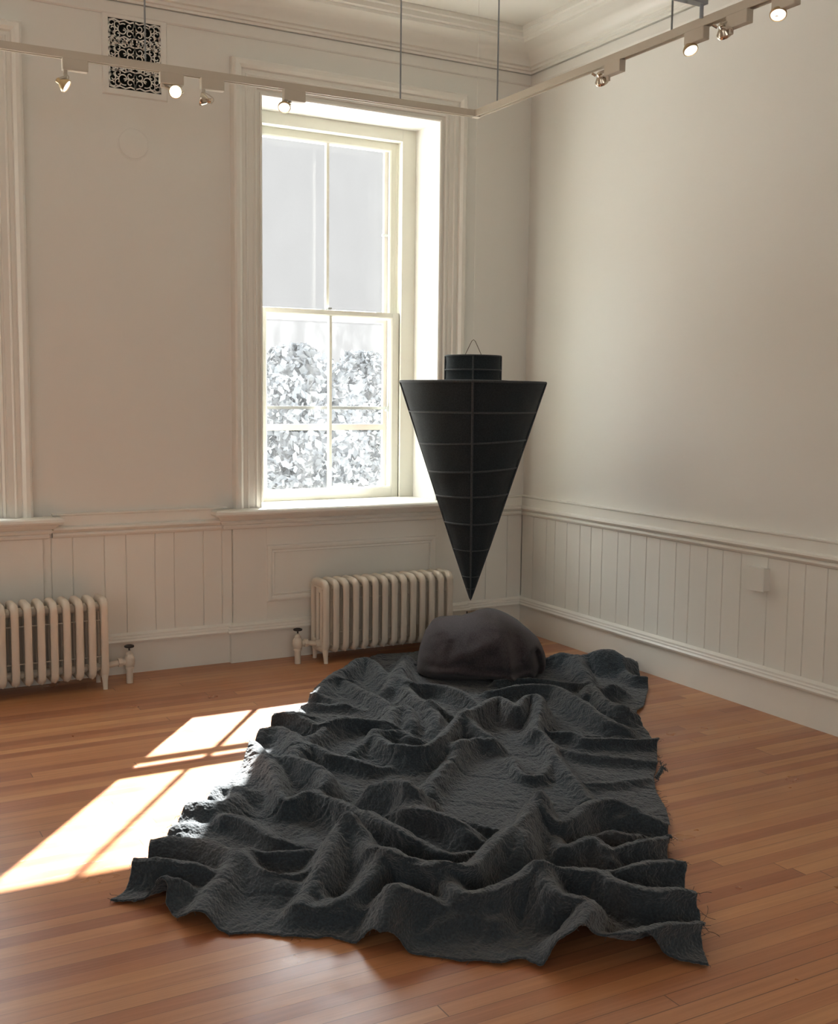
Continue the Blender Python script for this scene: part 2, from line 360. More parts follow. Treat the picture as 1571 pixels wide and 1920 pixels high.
# ------------------------------------------------------------------ windows
case = [(.000, -.002), (.000, .014), (.008, .018), (.014, .018), (.016, .010), (.030, .010), (.034, .022), (.046, .026), (.052, .020), (.060, .020), (.064, .026),
        (.092, .026), (.098, .034), (.104, .034), (.108, .028), (.128, .026), (.134, .040), (.150, .052), (.170, .054), (.181, .046), (.186, .030), (.190, .0)]
sill_prof = [(0, .800), (.014, .800), (.026, .806), (.030, .818), (.024, .826), (.038, .832), (.044, .845), (.036, .852), (.050, .858), (.064, .872), (.070, .880), (.088, .886), (.094, .896), (.092, .910), (.084, .918), (0, .921)]
def window(n, wo):
    x0, x1 = wo; cx = (x0+x1)/2
    root = bpy.data.objects.new('window_%d' % n, None); col.objects.link(root); root.location = (cx, 0, ZS)
    root['kind'] = 'structure'
    L_ = lambda ob: local(ob, root)
    L_(frame_sweep(MB(), x0, x1, .92, ZH, case).build('casing', M['trim']))
    # stool and apron
    mb = sweep_plan([(x0-.238, 0), (x0-.238, -.03), (x1+.236, -.03), (x1+.236, 0)], sill_prof)
    L_(mb.build('window_sill', M['trim']))
    L_(MB().box(x0, x1, -.03, .44, ZS-.002, .921).build('sill_board', M['trim'], bevel=.003))
    # inner stops
    st = MB()
    st.box(x0, x0+.10, .30, .32, .92, ZH); st.box(x1-.10, x1, .30, .32, .92, ZH); st.box(x0+.1, x1-.1, .30, .32, 3.235, ZH)
    L_(st.build('stop', M['sash'], bevel=.002))
    a, b = x0+.098, x1-.098     # sash outer edges
    # jamb liners behind the stop, out to the storm window
    jl = MB()
    for s_, xe in ((1, a), (-1, b)):
        xa, xb = sorted((xe-s_*.098, xe-s_*.004)); jl.box(xa, xb, .3201, .54, .92, ZH)
        for yy in (.372, .416, .462): xa, xb = sorted((xe-s_*.004, xe+s_*.012)); jl.box(xa, xb, yy, yy+.010, .92, ZH)
    jl.box(a, b, .3201, .54, 3.235, ZH)
    L_(jl.build('jamb', M['sash']))
    tr = MB()
    for s_, xe in ((1, a), (-1, b)):
        xa, xb = sorted((xe-s_*.004, xe+s_*.010)); tr.box(xa, xb, .475, .500, .92, ZH)
        xa, xb = sorted((xe-s_*.004, xe+s_*.006)); tr.box(xa, xb, .438, .448, .92, ZH)
    L_(tr.build('storm_track', M['steel']))
    def sash(nm, y0, y1, z0, z1, bot, top, stile=.052, mull=True):
        m_ = MB()
        m_.box(a+.004, a+stile, y0, y1, z0, z1); m_.box(b-stile, b-.004, y0, y1, z0, z1)
        m_.box(a+stile, b-stile, y0, y1, z0, z0+bot); m_.box(a+stile, b-stile, y0, y1, z1-top, z1)
        if mull: m_.box(cx-.010, cx+.010, y0+.004, y1-.004, z0+bot, z1-top)
        # bevelled glazing bead
        frame_sweep(m_, a+stile+.012, b-stile-.012, z0+bot+.012, z1-top-.012, [(0, -.014), (.004, -.006), (.012, 0.0)], 'ALL', y=y0)
        s_ = L_(m_.build(nm, M['sash'], bevel=.0015))
        g_ = MB().add([(a+stile, (y0+y1)/2, z0+bot), (b-stile, (y0+y1)/2, z0+bot), (b-stile, (y0+y1)/2, z1-top), (a+stile, (y0+y1)/2, z1-top)], [(0, 1, 2, 3)]).build('pane', M['glass'])
        local(g_, root); g_.parent = s_; g_.matrix_parent_inverse = Matrix.Translation(root.location).inverted()
        return s_
    sash('lower_sash', .325, .365, .921, 2.135, .060, .030)
    sash('upper_sash', .375, .412, 2.092, 3.235, .036, .045, .045)
    # sash lock
    L_(MB().box(cx-.03, cx+.03, .335, .36, 2.135, 2.142).box(cx-.012, cx+.012, .34, .355, 2.142, 2.152).build('sash_lock', M['steel']))
    # storm window outside
    sm = MB(); yA, yB = .488, .512; f = .036
    sm.box(a, a+f, yA, yB, .921, 3.235); sm.box(b-f, b, yA, yB, .921, 3.235)
    sm.box(a+f, b-f, yA, yB, .921, .962); sm.box(a+f, b-f, yA, yB, 3.20, 3.235)
    sm.box(a+f, b-f, yA, yB, 2.075, 2.140)
    sm.box(a+f, b-f, yA, yB, 1.362, 1.402)
    s_ = L_(sm.build('storm_frame', M['storm']))
    r2 = MB(); r2.box(a, b, .450, .470, 1.500, 1.520); r2.box(b-.03, b, .444, .474, 1.488, 1.520)
    r2.box(b-.06, b, .46, .48, 2.648, 2.662)
    L_(r2.build('storm_rail', M['steel']))
    g = MB()
    for za, zb in ((.962, 1.362), (1.402, 2.075)): g.add([(a+f, .5, za), (b-f, .5, za), (b-f, .5, zb), (a+f, .5, zb)], [(0, 1, 2, 3)])
    L_(g.build('storm_pane', M['glass_dirty']))
    g = MB().add([(a+f, .5, 2.14), (b-f, .5, 2.14), (b-f, .5, 3.2), (a+f, .5, 3.2)], [(0, 1, 2, 3)]); L_(g.build('storm_pane', M['glass']))
    return root
window(1, W1); window(2, W2)

# ------------------------------------------------------------------ outdoors
M['ground'] = paint('lawn', (.045, .05, .042), 1, .3, .2, 0)
M['bounce'] = paint('pale_bounce', (.55, .55, .53), 1, .1, .5, 0)  # pale so that near ground and outer ledges bounce sun onto the soffits
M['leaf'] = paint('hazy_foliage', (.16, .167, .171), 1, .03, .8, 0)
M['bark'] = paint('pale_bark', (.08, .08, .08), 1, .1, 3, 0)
struct(MB().box(-80, 120, 45, 320, -4.2, -4.0).build('ground', M['ground']))
struct(MB().box(-80, 120, .7, 45, -4.2, -4.0).build('ground', M['bounce']))  # unseen pale ground, added for its bounce light
for w_ in (W1, W2): struct(MB().box(w_[0]-.1, w_[1]+.1, .545, .80, .83, .90).build('trim_%d' % (12 if w_ is W1 else 13), M['bounce']))
def tree(x, y, h, r, label, seed):
    rr = random.Random(seed)
    root = empty('tree', (x, y, -4.0), label, 'tree', None)
    t_ = MB(); t_.tube([(0, 0, 0), (.1, 0, h*.35), (0, .1, h*.7)], [.3, .22, .12], 8)
    for i in range(5):
        a = rr.random()*6.28; t_.tube([(0, 0, h*(.3+.08*i)), (math.cos(a)*r*.5, math.sin(a)*r*.5, h*(.5+.08*i))], [.12, .05], 6)
    t_.build('trunk', M['bark'], root, smooth=True)
    f_ = MB()
    for i in range(5200):
        a = rr.random()*6.28; zz = h*(.28+.70*rr.random()); lump = 1+.22*math.sin(5*a+zz*2)+.15*math.sin(9*a-zz*5)
        q = rr.random()**.6*r*lump*max(.15, 1-(abs(zz-h*.60)/(h*.42))**2.2)
        c = Vector((math.cos(a)*q, math.sin(a)*q, zz)); s_ = .05+.07*rr.random()
        d1 = Vector((rr.gauss(0, 1), rr.gauss(0, 1), rr.gauss(0, 1))).normalized(); d2 = d1.cross(Vector((rr.gauss(0, 1), rr.gauss(0, 1), rr.gauss(0, 1)))).normalized()
        f_.add([c-d1*s_*1.6, c-d2*s_, c+d1*s_*1.6, c+d2*s_], [(0, 1, 2, 3)])
    f_.build('foliage', M['leaf'], root)
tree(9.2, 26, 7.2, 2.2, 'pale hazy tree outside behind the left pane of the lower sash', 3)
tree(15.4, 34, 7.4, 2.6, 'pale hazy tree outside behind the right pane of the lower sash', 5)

# ------------------------------------------------------------------ dark quilted cloth
def A_(X, Y): return (200+X/2.2443, 1180+Y/2.2443)
def B_(X, Y): return (700+X/2.2443, 1120+Y/2.2443)
def W_(p, z):
    q = on(2, z, *p); return (min(q[0], -.035), min(q[1], -.30))
left = [((207, 1693), 0), ((230, 1668), .02), ((250, 1614), .085), ((262, 1632), .02), ((273, 1588), .10), ((290, 1572), .05), ((330, 1515), .09), ((350, 1528), .03),
        ((393, 1480), .08), ((410, 1480), .03), ((455, 1397), .10), ((472, 1395), .05), ((508, 1348), .07), ((530, 1345), .03), ((583, 1302), .05), ((590, 1296), .02), ((615, 1268), .04), ((655, 1236), .04), ((700, 1217), .04)]
back = [((700, 1217), .04), ((780, 1213), .03), ((860, 1212), .02), ((940, 1216), .02), ((1030, 1236), .05), ((1075, 1226), .09), ((1125, 1222), .11), ((1165, 1229), .08), ((1193, 1243), .05)]
front = [((207, 1693), 0), (A_(140, 1163), 0), (A_(190, 1115), .035), (A_(250, 1064), .085), (A_(266, 1120), .05), (A_(250, 1175), .02), (A_(290, 1232), 0), (A_(360, 1258), 0), (A_(450, 1272), 0),
         (A_(520, 1292), 0), (A_(575, 1272), .012), (A_(640, 1285), 0), (A_(760, 1302), 0), (A_(838, 1303), .0), (A_(845, 1250), .04), (A_(880, 1268), .03), (A_(940, 1272), .02), (A_(965, 1310), 0), (A_(1040, 1332), 0), (A_(1122, 1346), 0),
         (A_(1142, 1290), .05), (A_(1165, 1268), .07), (A_(1200, 1290), .05), (A_(1230, 1340), .01), (A_(1300, 1378), 0), (A_(1450, 1396), 0), (A_(1482, 1362), .03), (B_(420, 1500), .03), (B_(465, 1530), .01), (B_(540, 1555), 0),
         (B_(590, 1528), .012), (B_(640, 1545), 0), (B_(705, 1577), 0), (B_(790, 1548), 0), (B_(842, 1522), 0), (B_(850, 1490), .02), (B_(970, 1530), 0), (B_(1060, 1530), 0), (B_(1130, 1513), .012), (B_(1200, 1524), .01), (B_(1300, 1552), 0), (B_(1410, 1566), 0)]
right = [(B_(1410, 1566), 0), (B_(1385, 1500), 0), (B_(1366, 1450), .015), (B_(1390, 1385), .07), (B_(1374, 1335), .02), (B_(1362, 1262), .085), (B_(1322, 1240), .03), (B_(1308, 1215), .015), (B_(1316, 1165), .03), (B_(1290, 1128), .07), (B_(1240, 1112), .02),
         (B_(1232, 1060), 0), (B_(1252, 1020), .06), (B_(1236, 975), .02), (B_(1250, 935), .04), (B_(1225, 885), 0), (B_(1190, 830), 0), (B_(1178, 765), 0), (B_(1196, 700), .02), (B_(1192, 645), 0), (B_(1202, 595), .05), (B_(1155, 560), .02), (B_(1116, 520), .02),
         (B_(1106, 470), .03), (B_(1138, 440), .03), (B_(1157, 345), .06), (B_(1120, 326), .02), ((1193, 1243), .05)]
def side(lst, n, arr):
    P = np.array([W_(p, z) for p, z in lst]); d = np.r_[0, np.cumsum(np.hypot(*np.diff(P, axis=0).T))]
    t = np.linspace(0, d[-1], n); Q = np.stack([np.interp(t, d, P[:, 0]), np.interp(t, d, P[:, 1])], 1)
    k = max(1, n//160); ker = np.ones(2*k+1)/(2*k+1)
    S = Q.copy()
    for c in (0, 1):
        pad = np.r_[np.full(k, Q[0, c]), Q[:, c], np.full(k, Q[-1, c])]; S[:, c] = np.convolve(pad, ker, 'valid')
    S[0], S[-1] = Q[0], Q[-1]
    return S
NU, NV = 560, 980            # across, front to back
cf = side(front, NU, 0); cb = side(back, NU, 0); cl = side(left, NV, 0); cr = side(right, NV, 0)
u = np.linspace(0, 1, NU)[None, :, None]; v = np.linspace(0, 1, NV)[:, None, None]
# wiggles of the hems fade towards the middle
def chord(c): t = np.linspace(0, 1, len(c))[:, None]; return c[0]*(1-t)+c[-1]*t
def fade(t): return np.exp(-t/.10)
bil = (1-v)*((1-u)*cf[0]+u*cf[-1])+v*((1-u)*cb[0]+u*cb[-1])
XY = bil + fade(v)*(cf-chord(cf))[None] + fade(1-v)*(cb-chord(cb))[None] + 0
lc = (cl-chord(cl))[:, None]; rc = (cr-chord(cr))[:, None]
XY = XY + lc*(fade(u)*.6+.4*(1-u)) + rc*(fade(1-u)*.6+.4*u)
X, Y = XY[..., 0].copy(), XY[..., 1].copy()

def vnoise(x, y, seed):
    xi, yi = np.floor(x).astype(np.int64), np.floor(y).astype(np.int64); fx, fy = x-xi, y-yi
    fx = fx*fx*fx*(fx*(fx*6-15)+10); fy = fy*fy*fy*(fy*(fy*6-15)+10)
    def h(a, b):
        n = (a*374761393+b*668265263+seed*1442695041) & 0x7fffffff
        n = ((n ^ (n >> 13))*1274126177) & 0x7fffffff
        return ((n ^ (n >> 16)) & 0xffff)/65535.0
    return (h(xi, yi)*(1-fx)+h(xi+1, yi)*fx)*(1-fy)+(h(xi, yi+1)*(1-fx)+h(xi+1, yi+1)*fx)*fy
def vnoise3(x, y, z, seed):
    xi, yi, zi = (np.floor(t).astype(np.int64) for t in (x, y, z)); f = [x-xi, y-yi, z-zi]; f = [t*t*(3-2*t) for t in f]
    def h(a, b, c):
        n = (a*374761393+b*668265263+c*1274126177+seed*1442695041) & 0x7fffffff
        n = ((n ^ (n >> 13))*1103515245) & 0x7fffffff
        return ((n ^ (n >> 16)) & 0xffff)/65535.0
    r_ = 0
    for a in (0, 1):
        for b in (0, 1):
            for c in (0, 1):
                r_ = r_+h(xi+a, yi+b, zi+c)*(f[0] if a else 1-f[0])*(f[1] if b else 1-f[1])*(f[2] if c else 1-f[2])
    return r_
def fbm3(x, y, z, s, o_=2): return sum(vnoise3(x*2**i, y*2**i, z*2**i, s+i)*.5**(i+1) for i in range(o_))
def fbm(x, y, s, o_=4):
    r_, a = 0, .5
    for i in range(o_): r_ = r_+a*vnoise(x*2**i, y*2**i, s+i); a *= .5
    return r_
def ridged(x, y, s, o_=3):
    r_, a = 0, .5
    for i in range(o_): r_ = r_+a*(1-np.abs(2*vnoise(x*2**i, y*2**i, s+i)-1)); a *= .5
    return r_
#            side  crest points (crop) ,  heights start..mid..end, front width factor, back width factor
RID = [
 ('A', [(110,978),(180,978),(250,985),(380,1000),(445,1035),(470,1075)], [.09,.10,.10,.09,.06,.03], .6, 1.0),
 ('A', [(250,1062),(300,1068),(340,1085),(380,1110)], [.095,.08,.06,.03], .8, .8),
 ('A', [(165,905),(230,895),(300,893),(400,898),(450,908),(520,955),(600,998),(680,1045),(760,1075),(880,1085)], [.075,.08,.08,.08,.08,.07,.06,.06,.05,.03], 1.2, .8),
 ('A', [(600,935),(560,965),(500,1040),(440,1120),(380,1215),(360,1250)], [.05,.07,.07,.06,.05,.02], 1.2, 1.2),
 ('A', [(300,748),(400,740),(480,735),(530,715),(560,700)], [.065,.07,.07,.065,.04], 1.4, .8),
 ('A', [(285,838),(340,832),(400,838)], [.035,.035,.02], .9, .8),
 ('A', [(500,790),(560,805),(640,850),(720,892),(800,922)], [.07,.07,.06,.05,.02], .5, 1.2),
 ('A', [(435,690),(480,662),(540,672),(600,690),(650,690)], [.06,.065,.06,.055,.03], 1.2, .8),
 ('A', [(575,482),(610,480),(650,520),(690,570),(720,640),(725,690)], [.07,.075,.07,.07,.06,.05], 1.4, .9),
 ('A', [(630,448),(690,428),(750,432),(790,465),(790,520),(750,555)], [.065,.075,.08,.08,.08,.05], 1.1, .9),
 ('A', [(700,560),(770,545),(840,565),(900,595),(925,640),(900,680),(850,700)], [.06,.09,.10,.10,.10,.08,.05], .7, .9),
 ('A', [(700,600),(712,670),(740,720),(790,722),(860,700),(950,725),(1050,775),(1130,815),(1200,870),(1280,915),(1360,945)], [.06,.08,.09,.09,.09,.10,.11,.12,.10,.08,.05], .55, 1.1),
 ('A', [(690,372),(740,362),(820,378),(900,410),(960,398),(1050,385),(1150,398),(1210,425)], [.08,.09,.09,.08,.08,.08,.07,.04], .5, 1.0),
 ('A', [(1000,388),(920,425),(860,470),(825,520)], [.06,.07,.07,.05], .8, .8),
 ('A', [(835,530),(868,498),(930,525),(1010,545),(1100,575),(1180,590)], [.06,.08,.08,.07,.06,.03], .5, 1.2),
 ('A', [(1070,900),(1040,850),(1005,820),(965,860),(940,930),(905,1010),(850,1090),(805,1170)], [.09,.13,.15,.14,.13,.11,.08,.06], .9, .8),
 ('A', [(1010,820),(1070,880),(1120,940),(1185,975)], [.14,.13,.13,.12], .7, 1.0),
 ('A', [(795,1185),(870,1172),(960,1178),(1060,1198),(1150,1212)], [.05,.07,.07,.06,.03], .45, 1.0),
 ('A', [(640,955),(720,945),(830,938),(930,925)], [.05,.06,.06,.04], .6, .8),
 ('A', [(600,1010),(690,1045),(800,1038),(890,1028)], [.05,.06,.06,.03], .5, .8),
 ('A', [(900,1140),(980,1150),(1050,1115),(1120,1050),(1155,985),(1200,975),(1330,1010),(1450,1012),(1540,1060)], [.05,.08,.10,.13,.15,.15,.14,.13,.08], .5, 1.2),
 ('A', [(1145,1285),(1165,1235),(1190,1170),(1215,1110),(1240,1092),(1330,1125),(1420,1170),(1520,1200)], [.07,.10,.13,.16,.17,.13,.09,.04], .55, 1.2),
 ('B', [(240,1195),(300,1200),(360,1240),(440,1250),(540,1228),(640,1188),(700,1162),(740,1210),(780,1255),(850,1268),(900,1285),(908,1335),(865,1385),(815,1440)], [.09,.12,.13,.13,.13,.14,.15,.15,.15,.15,.15,.14,.12,.08], .5, 1.1),
 ('B', [(230,1425),(300,1375),(400,1340),(470,1362),(520,1362),(560,1310)], [.03,.06,.07,.06,.06,.04], .6, 1.2),
 ('B', [(815,1450),(880,1440),(960,1440),(1060,1428),(1160,1412),(1260,1398),(1385,1385)], [.10,.09,.09,.10,.10,.09,.07], .5, 1.0),
 ('B', [(700,1162),(800,1162),(900,1162),(960,1168),(1020,1205),(1100,1232),(1200,1245),(1290,1240),(1360,1255)], [.13,.12,.12,.12,.12,.12,.12,.11,.09], .5, 1.2),
 ('B', [(1000,1165),(1090,1142),(1180,1122),(1250,1118),(1300,1130)], [.06,.09,.09,.09,.08], .6, 1.0),
 ('B', [(768,1025),(800,1055),(860,1045),(925,1020),(965,1060),(1000,1115)], [.07,.09,.09,.10,.08,.05], .6, 1.0),
 ('B', [(735,975),(800,965),(850,930),(890,885),(950,862),(1020,865),(1080,890),(1150,920)], [.08,.10,.11,.12,.12,.11,.09,.05], .5, 1.0),
 ('B', [(1040,935),(1110,912),(1180,935),(1250,965)], [.06,.08,.07,.04], .6, 1.0),
 ('B', [(940,1015),(1000,992),(1070,1005),(1130,1015)], [.05,.08,.07,.03], .6, .9),
 ('B', [(985,1095),(1050,1055),(1140,1032),(1200,1022),(1255,1018)], [.05,.08,.09,.08,.07], .5, .9),
 ('B', [(700,868),(665,890),(640,950),(632,1010),(610,1080),(580,1150)], [.15,.16,.15,.14,.11,.06], .8, .9),
 ('B', [(605,1010),(560,998),(520,1035),(470,1090),(420,1140),(370,1180)], [.09,.14,.14,.13,.12,.10], .6, 1.1),
 ('B', [(700,868),(730,920),(760,975)], [.14,.11,.08], .7, .8),
 ('B', [(0,802),(60,808),(125,812),(175,830),(235,860)], [.11,.12,.13,.13,.07], .7, .9),
 ('B', [(130,850),(160,905),(260,930),(330,950),(400,990),(455,1040)], [.10,.10,.10,.10,.10,.06], .6, .9),
 ('B', [(300,915),(420,958),(520,985),(620,1005)], [.05,.06,.06,.05], .6, .7),
 ('B', [(0,930),(60,975),(120,1020),(230,1058),(320,1085),(400,1080)], [.10,.10,.10,.10,.10,.07], .5, 1.0),
 ('B', [(0,1108),(50,1108),(90,1140),(200,1142),(300,1155),(380,1185)], [.11,.12,.11,.11,.11,.08], .5, .9),
 ('B', [(0,590),(60,622),(150,638),(230,632),(290,590),(340,540),(390,498),(450,462),(520,425),(570,448),(610,468),(635,435),(670,418),(702,445),(692,510),(685,560),(730,600),(780,690),(850,780),(905,860)], [.06,.10,.12,.12,.12,.12,.12,.12,.12,.12,.12,.13,.14,.13,.11,.09,.07,.06,.05,.03], .5, .9),
 ('B', [(385,510),(440,560),(500,600),(430,600),(370,622),(330,665)], [.11,.10,.08,.08,.08,.05], .7, .9),
 ('B', [(110,320),(150,365),(220,370),(300,380),(380,410),(440,465)], [.07,.09,.08,.08,.08,.05], .6, 1.0),
 ('B', [(490,402),(600,380),(700,375),(780,388),(850,430),(920,480),(1000,525),(1070,560)], [.05,.08,.09,.09,.10,.09,.08,.05], .6, 1.1),
 ('B', [(895,410),(920,372),(960,430),(1010,465),(1060,470),(1100,500)], [.08,.10,.09,.09,.10,.06], .7, .9),
 ('B', [(960,395),(1010,375),(1050,395)], [.06,.08,.05], .8, .9),
 ('B', [(860,300),(900,250),(960,232),(1010,235),(1050,258),(1100,278)], [.05,.10,.14,.14,.11,.06], 1.2, 1.2),
 ('B', [(735,262),(790,240),(840,255),(880,310),(900,350)], [.06,.10,.09,.08,.05], 1.0, 1.2),
 ('B', [(520,355),(620,345),(720,350),(820,368),(900,368)], [.05,.06,.06,.06,.04], .5, .8),
 ('B', [(730,575),(800,575),(850,582),(900,602),(980,600),(1060,605),(1200,600)], [.04,.06,.06,.06,.06,.06,.06], .45, .9),
 ('B', [(770,640),(870,662),(1000,680),(1100,690),(1196,700)], [.03,.045,.045,.04,.03], .6, .9),
 ('B', [(860,790),(940,790),(1040,780),(1150,768)], [.02,.03,.03,.02], .6, .8),
 ('B', [(1030,300),(1090,335),(1155,345)], [.03,.06,.06], .6, 1.0),
 ('B', [(585,690),(610,735),(650,755),(710,750),(750,690),(770,640)], [.03,.045,.05,.045,.04,.03], .5, .6),
 ('A', [(880,290),(930,215),(1000,172),(1070,135),(1120,140),(1155,180),(1165,235)], [.03,.07,.09,.09,.09,.09,.05], .8, 1.0),
 ('A', [(880,262),(950,235),(985,222),(1040,222),(1070,250)], [.03,.04,.05,.05,.03], .4, .8),
 ('A', [(1275,105),(1260,130),(1225,180),(1190,245)], [.10,.11,.11,.07], 1.0, 1.0),
 ('A', [(1240,235),(1290,285),(1340,320),(1400,345),(1470,380)], [.07,.08,.08,.07,.04], .7, 1.1),
 ('A', [(1000,225),(1080,262),(1150,300),(1190,345),(1170,400)], [.05,.07,.08,.07,.04], .7, 1.0),
 ('A', [(1180,420),(1215,350),(1260,328),(1285,390),(1290,430)], [.05,.08,.09,.07,.04], .8, .9),
 ('A', [(1360,330),(1385,380),(1400,440)], [.08,.08,.04], .9, .9),
 ('A', [(1040,520),(1090,475),(1130,442),(1230,438),(1290,465),(1340,490)], [.04,.06,.07,.06,.05,.02], .7, .8),
 ('A', [(860,285),(880,278),(920,290),(1000,330),(1080,350)], [.04,.06,.05,.04,.02], .6, .9),
 ('A', [(830,322),(870,318),(960,330),(1040,345)], [.03,.045,.04,.02], .5, .8),
 ('A', [(750,352),(790,350),(830,368),(870,380)], [.05,.05,.04,.02], .5, .8),
 ('A', [(1130,690),(1180,672),(1240,680),(1300,720),(1350,760),(1370,790)], [.06,.10,.12,.11,.10,.06], .6, 1.0),
 ('A', [(1200,790),(1280,790),(1380,800),(1480,830),(1560,880)], [.05,.08,.09,.09,.06], .5, 1.0),
 ('A', [(1500,500),(1480,520),(1400,600),(1360,650),(1370,700)], [.06,.07,.07,.06,.04], .8, .9),
]
pts = np.stack([X.ravel(), Y.ravel()], 1).astype(np.float64)
# a little wandering so that folds are not ruler-smooth
wx = (fbm(pts[:, 0]*9, pts[:, 1]*9, 3, 3)-.44)*.018; wy = (fbm(pts[:, 0]*9+40, pts[:, 1]*9, 17, 3)-.44)*.018
q = pts+np.stack([wx, wy], 1)
PW_ = 2.4; HK = .95
acc = np.zeros(len(q)); lean = np.zeros((len(q), 2))
viewdir = np.array([math.sin(YAW), math.cos(YAW)])
for s_, P2, hs, kf, kb in RID:
    cv = A_ if s_ == 'A' else B_
    hs = [h_*HK for h_ in hs]
    P3 = np.array([list(W_(cv(*p), h_*.95))+[h_] for p, h_ in zip(P2, hs)])
    P3[:, :2] += viewdir[None]*(.85*(1-min(1, kf))*P3[:, 2:3]*.8)
    lo = P3[:, :2].min(0)-.45; hi = P3[:, :2].max(0)+.45
    idx = np.nonzero(((q > lo) & (q < hi)).all(1))[0]
    if not len(idx): continue
    # smooth the polyline (catmull-rom)
    C = []
    n_ = len(P3)
    for i in range(n_-1):
        p0, p1, p2, p3 = P3[max(i-1, 0)], P3[i], P3[i+1], P3[min(i+2, n_-1)]
        for t in np.arange(0, 1, .25): C.append(.5*((2*p1)+(-p0+p2)*t+(2*p0-5*p1+4*p2-p3)*t*t+(-p0+3*p1-3*p2+p3)*t**3))
    C.append(P3[-1]); C = np.array(C)
    Q = q[idx]; bd = np.full(len(Q), 1e9); bh = np.zeros(len(Q)); bs = np.zeros(len(Q)); bn = np.zeros((len(Q), 2))
    for i in range(len(C)-1):
        a, b = C[i], C[i+1]; ab = (b-a)[:2]; L2 = ab@ab+1e-12
        t = np.clip(((Q-a[:2])@ab)/L2, 0, 1); d = Q-(a[:2]+t[:, None]*ab); dd = np.hypot(d[:, 0], d[:, 1])
        m_ = dd < bd; bd[m_] = dd[m_]; bh[m_] = (a[2]+(b[2]-a[2])*t)[m_]; bn[m_] = (d/(dd[:, None]+1e-9))[m_]
    facing = bn@viewdir                      # >0: behind the crest, <0: camera side
    kf_ = kf+(.15 if s_ == 'A' else .06)
    k = kf_+(kb-kf_)*(.5+.5*np.clip(facing*1.6, -1, 1))
    wdt = (.026+.34*np.maximum(bh, .02))*(.22+.80*k)
    pr = bh*np.exp(-(bd/wdt)**2.35)
    acc[idx] += np.maximum(pr, 0)**PW_
    # crest overhangs a little to the camera side
    lean[idx] += (-viewdir*(.85*(1-min(1, kf))))[None]*(pr*np.exp(-(bd/(wdt*.8))**2))[:, None]
hgt = acc**(1/PW_)
med = fbm(q[:, 0]*5+.3, q[:, 1]*5, 41, 2)
hgt = hgt*(.93+.15*fbm(q[:, 0]*7, q[:, 1]*7, 77, 2))+.050*np.clip(med-.40, 0, 1)
def blur(a, k):
    a = a.reshape(NV, NU)
    for _ in range(2):
        for ax in (0, 1):
            p_ = np.concatenate([np.repeat(a.take([0], ax), k, ax), a, np.repeat(a.take([-1], ax), k, ax)], ax); c_s = np.cumsum(p_, ax); c_s = np.concatenate([np.zeros_like(c_s.take([0], ax)), c_s], ax)
            n_a = a.shape[ax]; a = (c_s.take(np.arange(2*k+1, 2*k+1+n_a), ax)-c_s.take(np.arange(n_a), ax))/(2*k+1)
    return a.ravel()
hgt = blur(hgt, 2)
und = np.hypot((pts[:, 0]+.95)/.42, (pts[:, 1]+.88)/.34); hgt = hgt*np.clip((und-.75)/.30, .1, 1)
# drape without crinkle, then the gauze crinkle measured along the cloth itself and raised along its normal
Z0 = np.maximum(hgt+.010, .006).reshape(NV, NU)
X0 = X+lean[:, 0].reshape(NV, NU); Y0 = Y+lean[:, 1].reshape(NV, NU)
S0 = np.stack([X0, Y0, Z0], -1)
du = np.gradient(S0, axis=1); dv_ = np.gradient(S0, axis=0)
nrm_ = np.cross(du, dv_); nrm_ /= np.linalg.norm(nrm_, axis=-1, keepdims=True)+1e-12
nrm_ *= np.sign(nrm_[..., 2:3].mean())
ca, sa = math.cos(.45), math.sin(.45)
r1, r2_, r3 = X0*ca+Y0*sa, -X0*sa+Y0*ca, Z0
g1 = fbm3(r1*24, r2_*58, r3*58, 101); g2 = fbm3(r1*58, r2_*24, r3*58, 131)
pm_ = np.clip((fbm(r1*2.2+9, r2_*2.2, 151, 2)-.36)*10, 0, 1)
crk = g1*pm_+g2*(1-pm_); amp = .5+.9*fbm(r1*3+5, r2_*3, 171, 2)
dsp = .0160*amp*(crk-.38)+.004*(fbm3(r1*120, r2_*120, r3*120, 191)-.4)
su, sv = X0-Y0*.3, Y0+X0*.84
# sewn quilt seams: shallow lines every so often
dsp = dsp-.004*np.exp(-((((sv+.02*np.sin(su*5))/.42) % 1-.5)*.42/.006)**2)
S1 = S0+nrm_*dsp[..., None]
XX, YY, Z = S1[..., 0].ravel(), S1[..., 1].ravel(), np.maximum(S1[..., 2].ravel(), .0055)
XX = np.minimum(XX, -.03)
idx = np.arange(NU*NV).reshape(NV, NU)
quads = np.stack([idx[:-1, :-1], idx[:-1, 1:], idx[1:, 1:], idx[1:, :-1]], -1).reshape(-1, 4)
me = bpy.data.meshes.new('quilted_cloth'); me.vertices.add(NU*NV); me.vertices.foreach_set('co', np.stack([XX, YY, Z], 1).ravel())
me.loops.add(quads.size); me.loops.foreach_set('vertex_index', quads.ravel()); me.polygons.add(len(quads))
me.polygons.foreach_set('loop_start', np.arange(len(quads))*4); me.polygons.foreach_set('loop_total', np.full(len(quads), 4))
me.polygons.foreach_set('use_smooth', np.ones(len(quads), bool)); me.update(calc_edges=True); me.validate()
cloth = bpy.data.objects.new('quilted_cloth', me); col.objects.link(cloth); me.materials.append(M['cloth'])
so = cloth.modifiers.new('thickness', 'SOLIDIFY'); so.thickness = .005; so.offset = -1
tag(cloth, 'large charcoal crinkled quilt lying in heavy folds across the wooden floor', 'blanket')
Zg = Z.reshape(NV, NU); Xg = XX.reshape(NV, NU); Yg = YY.reshape(NV, NU)
